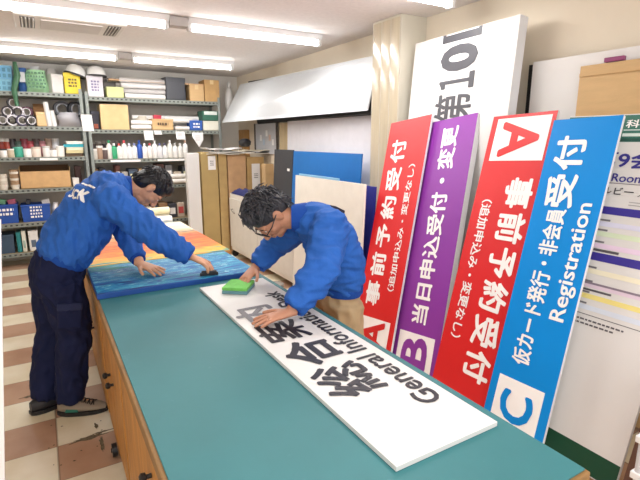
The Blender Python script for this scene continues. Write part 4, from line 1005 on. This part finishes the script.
# ---------------------------------------------------------------- man 1 (left, facing +X)
def man_left():
    t = thing('person', 'man in blue jacket and navy trousers leaning over the blue painting', 'person', (.0, 2.93, 0))
    inv = Matrix.Translation(V((0, -2.93, 0)))
    c = V((.545, 2.90, 1.275)); up = V((.93, -.06, .34)); fw = V((.35, -.05, -.93))
    bm = nb(); R = head(bm, c, up, fw)
    # neck, torso core, arms, legs
    capsule(bm, (.37, 2.94, 1.28), (.49, 2.91, 1.27), .058, .055)
    loft(bm, [((.02, 2.97, .80), (.08, 0, 0), (0, .12, 0)), ((.06, 2.97, .93), (.08, 0, -.04), (0, .125, 0)), ((.16, 2.96, 1.08), (.09, 0, -.09), (0, .15, 0)), ((.28, 2.95, 1.2), (.075, 0, -.085), (0, .17, 0)), ((.37, 2.94, 1.27), (.05, 0, -.06), (0, .12, 0))], 20)
    Rs, Re, Rw = V((.35, 2.755, 1.215)), V((.485, 2.625, 1.055)), V((.665, 2.56, .915))
    Ls, Le, Lw = V((.37, 3.10, 1.2)), V((.40, 2.98, 1.0)), V((.425, 2.75, .875))
    capsule(bm, Rs, Re, .05, .04); capsule(bm, Re, Rw, .04, .027)
    capsule(bm, Ls, Le, .05, .04); capsule(bm, Le, Lw, .04, .027)
    hand(bm, Rw, (.72, -.5, -.42), (.35, -.1, .9), (-.2, 1, 0), curl=.32, spread=.16, r=.0105, L=.2)
    hand(bm, Lw+V((.0, -.012, -.012)), (.55, -.72, -.2), (.05, -.1, 1), (-1, -.3, 0), curl=.08, spread=.3, r=.0095)
    for hp, kn, an, ft in (((0, 3.06, .86), (-.05, 3.05, .47), (-.14, 2.96, .09), (-.03, 3.0, .045)), ((0, 2.9, .86), (.07, 2.89, .47), (.0, 2.845, .09), (.1, 2.81, .045))):
        capsule(bm, V(hp)+V((.02, 0, -.05)), kn, .062, .05); capsule(bm, kn, an, .048, .03); capsule(bm, V(an)-V((0, 0, .02)), ft, .03, .022)
    bm.transform(inv); body = remeshed('body', bm, .0042, M_skin1, t, 2)
    c2 = c-V((0, 2.93, 0))
    eyes(t, c2, R, M_eye, M_iris); hair(t, c2, R, M_hair1, .0, .035, 420, 4)
    # jacket
    bm = nb()
    loft(bm, [((.05, 2.965, .885), (.11, 0, -.05), (0, .16, 0)), ((.06, 2.965, .92), (.127, 0, -.06), (0, .172, 0)), ((.10, 2.96, .98), (.125, 0, -.085), (0, .18, 0)), ((.175, 2.955, 1.075), (.112, 0, -.11), (0, .185, 0)), ((.255, 2.95, 1.185), (.095, 0, -.115), (0, .19, 0)), ((.335, 2.945, 1.265), (.07, 0, -.105), (0, .18, 0)), ((.39, 2.94, 1.285), (.04, 0, -.085), (0, .115, 0)), ((.425, 2.935, 1.285), (.02, 0, -.07), (0, .072, 0))], 28)
    capsule(bm, Rs+V((-.04, .03, .01)), Re, .095, .076, 20); tube(bm, [Re-V((.02, -.01, -.02)), Re.lerp(Rw, .4), Re.lerp(Rw, .85), Re.lerp(Rw, .97)], [.075, .072, .056, .05], 20)
    capsule(bm, Ls+V((-.03, -.03, 0)), Le, .088, .066, 20); tube(bm, [Le+V((0, .02, .02)), Le.lerp(Lw, .4), Le.lerp(Lw, .9)], [.066, .06, .045], 20)
    bm.transform(inv); jk = remeshed('work_jacket', bm, .007, M_jacket, t, 6, .013, 8, (2.2, .6, .9), .5)
    for (a, b, r) in ((Re.lerp(Rw, .86), Re.lerp(Rw, 1.02), .05), (Le.lerp(Lw, .8), Le.lerp(Lw, .97), .045)):
        bm = nb(); tube(bm, [a, a.lerp(b, .2), b, b.lerp(a, .06)], [r*.95, r*1.02, r*.9, r*.7], 20, False); bm.transform(inv); obj('cuff', bm, M_cuff, jk, True)
    bm = nb(); P = [(.385, 2.937, 1.275), (.42, 2.93, 1.277), (.45, 2.925, 1.277)]
    tube(bm, P, [.078, .070, .066], 22, False)
    tube(bm, P, [.072, .065, .061], 22, False); bm.transform(inv); obj('collar', bm, M_cuff, jk, True)
    bm = nb(); loft(bm, [((.042, 2.965, .868), (.112, 0, -.055), (0, .16, 0)), ((.048, 2.965, .885), (.122, 0, -.058), (0, .17, 0)), ((.06, 2.965, .915), (.124, 0, -.062), (0, .174, 0))], 28); bm.transform(inv); obj('waistband', bm, M_cuff, jk, True)
    # back print: two slanting lines, seen between the shoulder blades
    bk = V((.13, 2.86-2.93, 1.27))
    dn = V((.62, .35, -.70)).normalized(); rxv = V((.0, -1, 0)); ryv = V((.70, 0, .70))
    o = bk-dn*.1
    shrink_text('PRINT WORK', jk, o+V((.075, .0, .075)), dn, rxv, ryv, .2, .026, M_letter, jk) if False else None
    dr = V((.5, .55, -.67)).normalized(); rxv = V((.35, -.9, -.1)); ryv = V((.65, .2, .72))
    shrink_text('K', jk, V((.085, -.22, 1.385)), dr, rxv, ryv, .06, .065, M_letter, jk, .05)
    shrink_text('SC', jk, V((.045, -.165, 1.39)), dr, rxv, ryv, .075, .055, M_letter, jk, .05)
    shrink_text('-----', jk, V((.12, -.175, 1.43)), dr, rxv, ryv, .13, .012, M_letter, jk, .03)
    # trousers
    bm = nb()
    loft(bm, [((.035, 2.965, .91), (.115, 0, -.04), (0, .15, 0)), ((.02, 2.97, .83), (.13, 0, -.03), (0, .172, 0)), ((.01, 2.97, .76), (.13, 0, 0), (0, .17, 0)), ((.01, 2.97, .70), (.11, 0, 0), (0, .15, 0))], 26)
    for hp, kn, an in (((.0, 3.055, .78), (-.04, 3.04, .45), (-.125, 2.965, .075)), ((.025, 2.885, .78), (.065, 2.885, .45), (.0, 2.85, .08))):
        hp, kn, an = V(hp), V(kn), V(an)
        tube(bm, [hp, hp.lerp(kn, .5), kn, kn.lerp(an, .5), an.lerp(kn, .08), an], [.108, .1, .088, .08, .074, .07], 22)
    bm.transform(inv); tr = remeshed('trousers', bm, .009, M_navy, t, 4, .013, 9, (1.3, 1.3, .8))
    bm = nb(); box(bm, (.05, -.142, .60), (.12, .022, .14), Matrix.Rotation(.12, 3, 'Y'), .01); p = obj('cargo_pocket', bm, M_navy, tr)
    bm = nb(); box(bm, (.055, -.145, .655), (.125, .026, .04), Matrix.Rotation(.12, 3, 'Y'), .008); obj('pocket_flap', bm, mat('navy_flap', hexc('1E264A'), .85), p)
    for nm in (('shoe', (-.205, 2.93, 0), (.06, 3.03, 0), 'black', None, None), ('shoe', (-.065, 2.87, 0), (.19, 2.765, 0), 'grey', 1, 1)):
        s = shoe(nm[0], None, nm[1], nm[2], hm('26262A') if nm[3] == 'black' else mat('shoe_tan', hexc('8C8070'), .7), hm('18181A'), hm('1A1A1C') if nm[4] else hm('3A3A3C'), hm('1F6A5C') if nm[5] else None)
        del s['category']
        M = s.matrix_world.copy(); s.parent = t; s.matrix_parent_inverse = Matrix.Identity(4); s.matrix_basis = Matrix.Translation(V((0, -2.93, 0))) @ M
    return t
man_left()
# black tool in the left man's right hand
t = thing('squeegee', 'black hand squeegee held against the sea painting', 'squeegee', (.745, 2.475, .8105), radians(-15))
bm = nb(); bx(bm, -.05, .05, -.006, .006, .001, .018, .003); obj('blade', bm, M_black, t)
bm = nb(); bx(bm, -.042, .042, -.010, .010, .017, .028, .004); obj('grip', bm, hm('2E3038'), t)

# ---------------------------------------------------------------- man 2 (right, facing -X)
def man_right():
    by = 1.95
    t = thing('person', 'man with greying hair and glasses rubbing the white sign', 'person', (1.28, by, 0))
    inv = Matrix.Translation(V((-1.28, -by, 0)))
    c = V((.925, 2.05, 1.195)); up = V((-.90, -.02, .42)); fw = V((-.42, -.10, -.90))
    bm = nb(); R = head(bm, c, up, fw)
    capsule(bm, (1.09, 1.97, 1.175), (.98, 2.03, 1.18), .056, .053)
    loft(bm, [((1.27, 1.935, .82), (.08, 0, 0), (0, .12, 0)), ((1.25, 1.935, .93), (.08, 0, .02), (0, .12, 0)), ((1.21, 1.935, 1.03), (.075, 0, .04), (0, .13, 0)), ((1.14, 1.95, 1.13), (.05, 0, .06), (0, .14, 0)), ((1.08, 1.97, 1.175), (.03, 0, .045), (0, .09, 0))], 20)
    Ls, Le, Lw = V((1.11, 1.795, 1.145)), V((1.005, 1.685, .995)), V((.845, 1.655, .858))
    Rs, Re, Rw = V((1.09, 2.105, 1.14)), V((1.07, 2.27, .99)), V((.94, 2.265, .885))
    capsule(bm, Ls, Le, .047, .038); capsule(bm, Le, Lw, .038, .026); capsule(bm, Rs, Re, .047, .038); capsule(bm, Re, Rw, .038, .026)
    hand(bm, Lw+V((-.005, 0, -.012)), (-.96, .22, -.17), (-.1, 0, 1), (.2, 1, 0), curl=.08, spread=.28, r=.0092)
    hand(bm, Rw, (-.72, -.35, -.42), (-.4, 0, .9), (.3, -1, 0), curl=.2, spread=.15, r=.0092)
    for sy in (-.09, .09):
        hp = V((1.275, by+sy*.8, .80)); kn = V((1.26, by+sy, .44)); an = V((1.33, by+sy*1.2, .09))
        capsule(bm, hp+V((-.02, 0, -.05)), kn, .058, .046); capsule(bm, kn, an, .045, .03); capsule(bm, an-V((0, 0, .02)), V((1.25, by+sy*1.3, .045)), .03, .022)
    bm.transform(inv); remeshed('body', bm, .0042, M_skin2, t, 2)
    c2 = c-V((1.28, by, 0)); eyes(t, c2, R, M_eye, M_iris); hair(t, c2, R, M_hair2, .55, .05, 560, 9)
    # glasses
    g = None
    for q in (-1, 1):
        bm = nb(); n = 18; cc = c2+R @ V((q*.033, .102, -.002))
        pts = [cc+R @ V((.026*cos(2*pi*i/n), 0, .019*sin(2*pi*i/n))) for i in range(n+1)]
        tube(bm, pts, .0026, 6, False)
        if q == -1:
            tube(bm, [c2+R @ V((-.008, .106, .002)), c2+R @ V((.008, .106, .002))], .0024, 6)
            for s in (-1, 1): tube(bm, [c2+R @ V((s*.058, .100, .004)), c2+R @ V((s*.082, .06, .006)), c2+R @ V((s*.084, -.004, .008))], .0028, 6)
            g = obj('glasses', bm, M_black, t, True)
        else: obj('lens_rim', bm, M_black, g, True)
    # jacket
    bm = nb()
    loft(bm, [((1.255, 1.935, .80), (.095, 0, 0), (0, .14, 0)), ((1.26, 1.935, .85), (.11, 0, .01), (0, .155, 0)), ((1.25, 1.935, .93), (.112, 0, .03), (0, .162, 0)), ((1.22, 1.935, 1.02), (.105, 0, .055), (0, .17, 0)), ((1.175, 1.94, 1.105), (.085, 0, .075), (0, .175, 0)), ((1.12, 1.95, 1.165), (.055, 0, .075), (0, .165, 0)), ((1.075, 1.96, 1.185), (.035, 0, .065), (0, .11, 0)), ((1.045, 1.975, 1.185), (.02, 0, .06), (0, .068, 0))], 28)
    capsule(bm, Ls+V((.02, .03, .0)), Le, .09, .074, 20); tube(bm, [Le+V((.02, 0, .02)), Le.lerp(Lw, .4), Le.lerp(Lw, .8), Le.lerp(Lw, .95)], [.074, .07, .054, .048], 20)
    capsule(bm, Rs+V((.02, -.02, 0)), Re, .085, .066, 20); tube(bm, [Re+V((.01, 0, .02)), Re.lerp(Rw, .5), Re.lerp(Rw, .95)], [.066, .06, .045], 20)
    bm.transform(inv); jk = remeshed('work_jacket', bm, .007, M_jacket, t, 6, .013, 8, (.8, .7, 2.2))
    for (a, b, r) in ((Le.lerp(Lw, .84), Le.lerp(Lw, 1.0), .048), (Re.lerp(Rw, .82), Re.lerp(Rw, .99), .045)):
        bm = nb(); tube(bm, [a, a.lerp(b, .2), b, b.lerp(a, .06)], [r*.95, r*1.02, r*.9, r*.7], 20, False); bm.transform(inv); obj('cuff', bm, M_cuff, jk, True)
    bm = nb(); P = [(1.085, 1.97, 1.18), (1.05, 1.985, 1.18), (1.02, 2.0, 1.18)]
    tube(bm, P, [.074, .069, .065], 22, False); tube(bm, P, [.069, .064, .060], 22, False); bm.transform(inv); obj('collar', bm, M_cuff, jk, True)
    bm = nb(); loft(bm, [((1.256, 1.935, .785), (.10, 0, 0), (0, .142, 0)), ((1.258, 1.935, .80), (.108, 0, 0), (0, .15, 0)), ((1.26, 1.935, .835), (.108, 0, 0), (0, .152, 0))], 28); bm.transform(inv); obj('waistband', bm, M_cuff, jk, True)
    bm = nb()
    loft(bm, [((1.25, 1.945, .88), (.09, 0, 0), (0, .125, 0)), ((1.25, 1.945, .78), (.095, 0, 0), (0, .135, 0)), ((1.255, 1.945, .70), (.095, 0, 0), (0, .14, 0))], 24)
    for sy in (-.09, .09):
        hp = V((1.255, by+sy*.85-.005, .74)); kn = V((1.26, by+sy-.0, .44)); an = V((1.33, by+sy*1.2, .08))
        tube(bm, [hp, hp.lerp(kn, .5), kn, kn.lerp(an, .5), an], [.088, .084, .076, .074, .068], 20)
    bm.transform(inv); remeshed('trousers', bm, .009, M_beige, t, 4, .009, 9, (1.3, 1.3, .8))
    for sy in (-.11, .115):
        s = shoe('shoe', None, (1.38, by+sy, 0), (1.14, by+sy*1.2, 0), hm('2C2C30'), hm('1A1A1C'), hm('C8C8C8'))
        del s['category']
        M = s.matrix_world.copy(); s.parent = t; s.matrix_parent_inverse = Matrix.Identity(4); s.matrix_basis = Matrix.Translation(V((-1.28, -by, 0))) @ M
    return t
man_right()

# ============================================================ LIGHT, WORLD, CAMERA
w = bpy.data.worlds.new('room_fill'); SC.world = w; w.use_nodes = True
w.node_tree.nodes['Background'].inputs[0].default_value = (1, .98, .97, 1); w.node_tree.nodes['Background'].inputs[1].default_value = 2.0
def area(loc, rot, sx, sy, e, col=(1, .98, .96)):
    la = bpy.data.lights.new('fill', 'AREA'); la.shape = 'RECTANGLE'; la.size = sx; la.size_y = sy; la.energy = e; la.color = col
    o = bpy.data.objects.new('fill', la); COL.objects.link(o); o.location = loc; o.rotation_euler = rot
area((.3, .2, 2.4), (0, 0, 0), 2.6, 1.2, 38)
cam = bpy.data.cameras.new('camera'); co = bpy.data.objects.new('camera', cam); COL.objects.link(co)
cam.sensor_fit = 'HORIZONTAL'; cam.sensor_width = 36; cam.lens = F*36/640; cam.clip_start = .03
co.matrix_world = Matrix.Translation(V((0, 0, H))) @ Matrix((RT, UP, -FW)).transposed().to_4x4()
SC.camera = co
SC.view_settings.view_transform = 'Standard'; SC.view_settings.look = 'None'; SC.view_settings.exposure = 0.0

# repeats of one kind share a group phrase
GROUPS = {'spray_bottle': 'bottles in a row on the right shelving unit', 'paint_jar': 'jars on the third shelves', 'supply_box': 'supply boxes on the right shelving unit',
          'tape_roll': 'tape rolls heaped on the left shelving unit', 'paper_roll': 'paper rolls', 'paper_tag': 'white paper tags hanging from the shelf edges',
          'flat_tray': 'flat trays stacked on the left shelving unit', 'ceiling_light': 'fluorescent ceiling lights', 'base_cabinet': 'wooden cabinets under the work table',
          'cardboard_case': 'tall cardboard cases in a row by the right wall', 'binder': 'binders on the lowest shelf', 'blue_bin': 'blue bins on the fifth shelf',
          'crumpled_bag': 'crumpled bags on the shelving', 'loose_sheet': 'loose sheets on the cardboard row', 'safety_helmet': 'safety helmets on the top shelf',
          'plastic_crate': 'light blue crates on the top shelf', 'storage_carton': 'storage cartons on the lowest shelf', 'storage_tub': 'tubs on the white rack',
          'paint_tin': 'tins on the floor by the cream board', 'packet': 'packets in the blue bins', 'shelf_label': 'label strips on the shelf edges', 'wood_plank': 'planks on the top shelf',
          'painted_panel': 'painted panels on the work table', 'cardboard_box': 'cardboard boxes on the shelving', 'shelving_unit': 'steel shelving units', 'cup_stack': 'cup stacks on the fourth shelf',
          'paper_tube': 'white tubes on the second shelf', 'junction_box': 'connector boxes between ceiling tubes', 'small_carton': 'small cartons on the fourth shelf', 'wood_post': 'wooden posts on the right wall',
          'foam_board': 'plain boards leaning around the room'}
for o in bpy.data.objects:
    if o.parent is None and o.name.split('.')[0] in GROUPS and o.get('category'): o['group'] = GROUPS[o.name.split('.')[0]]
tA['group'] = tB['group'] = tS['group'] = tC['group'] = 'coloured reception signs leaning on the right'
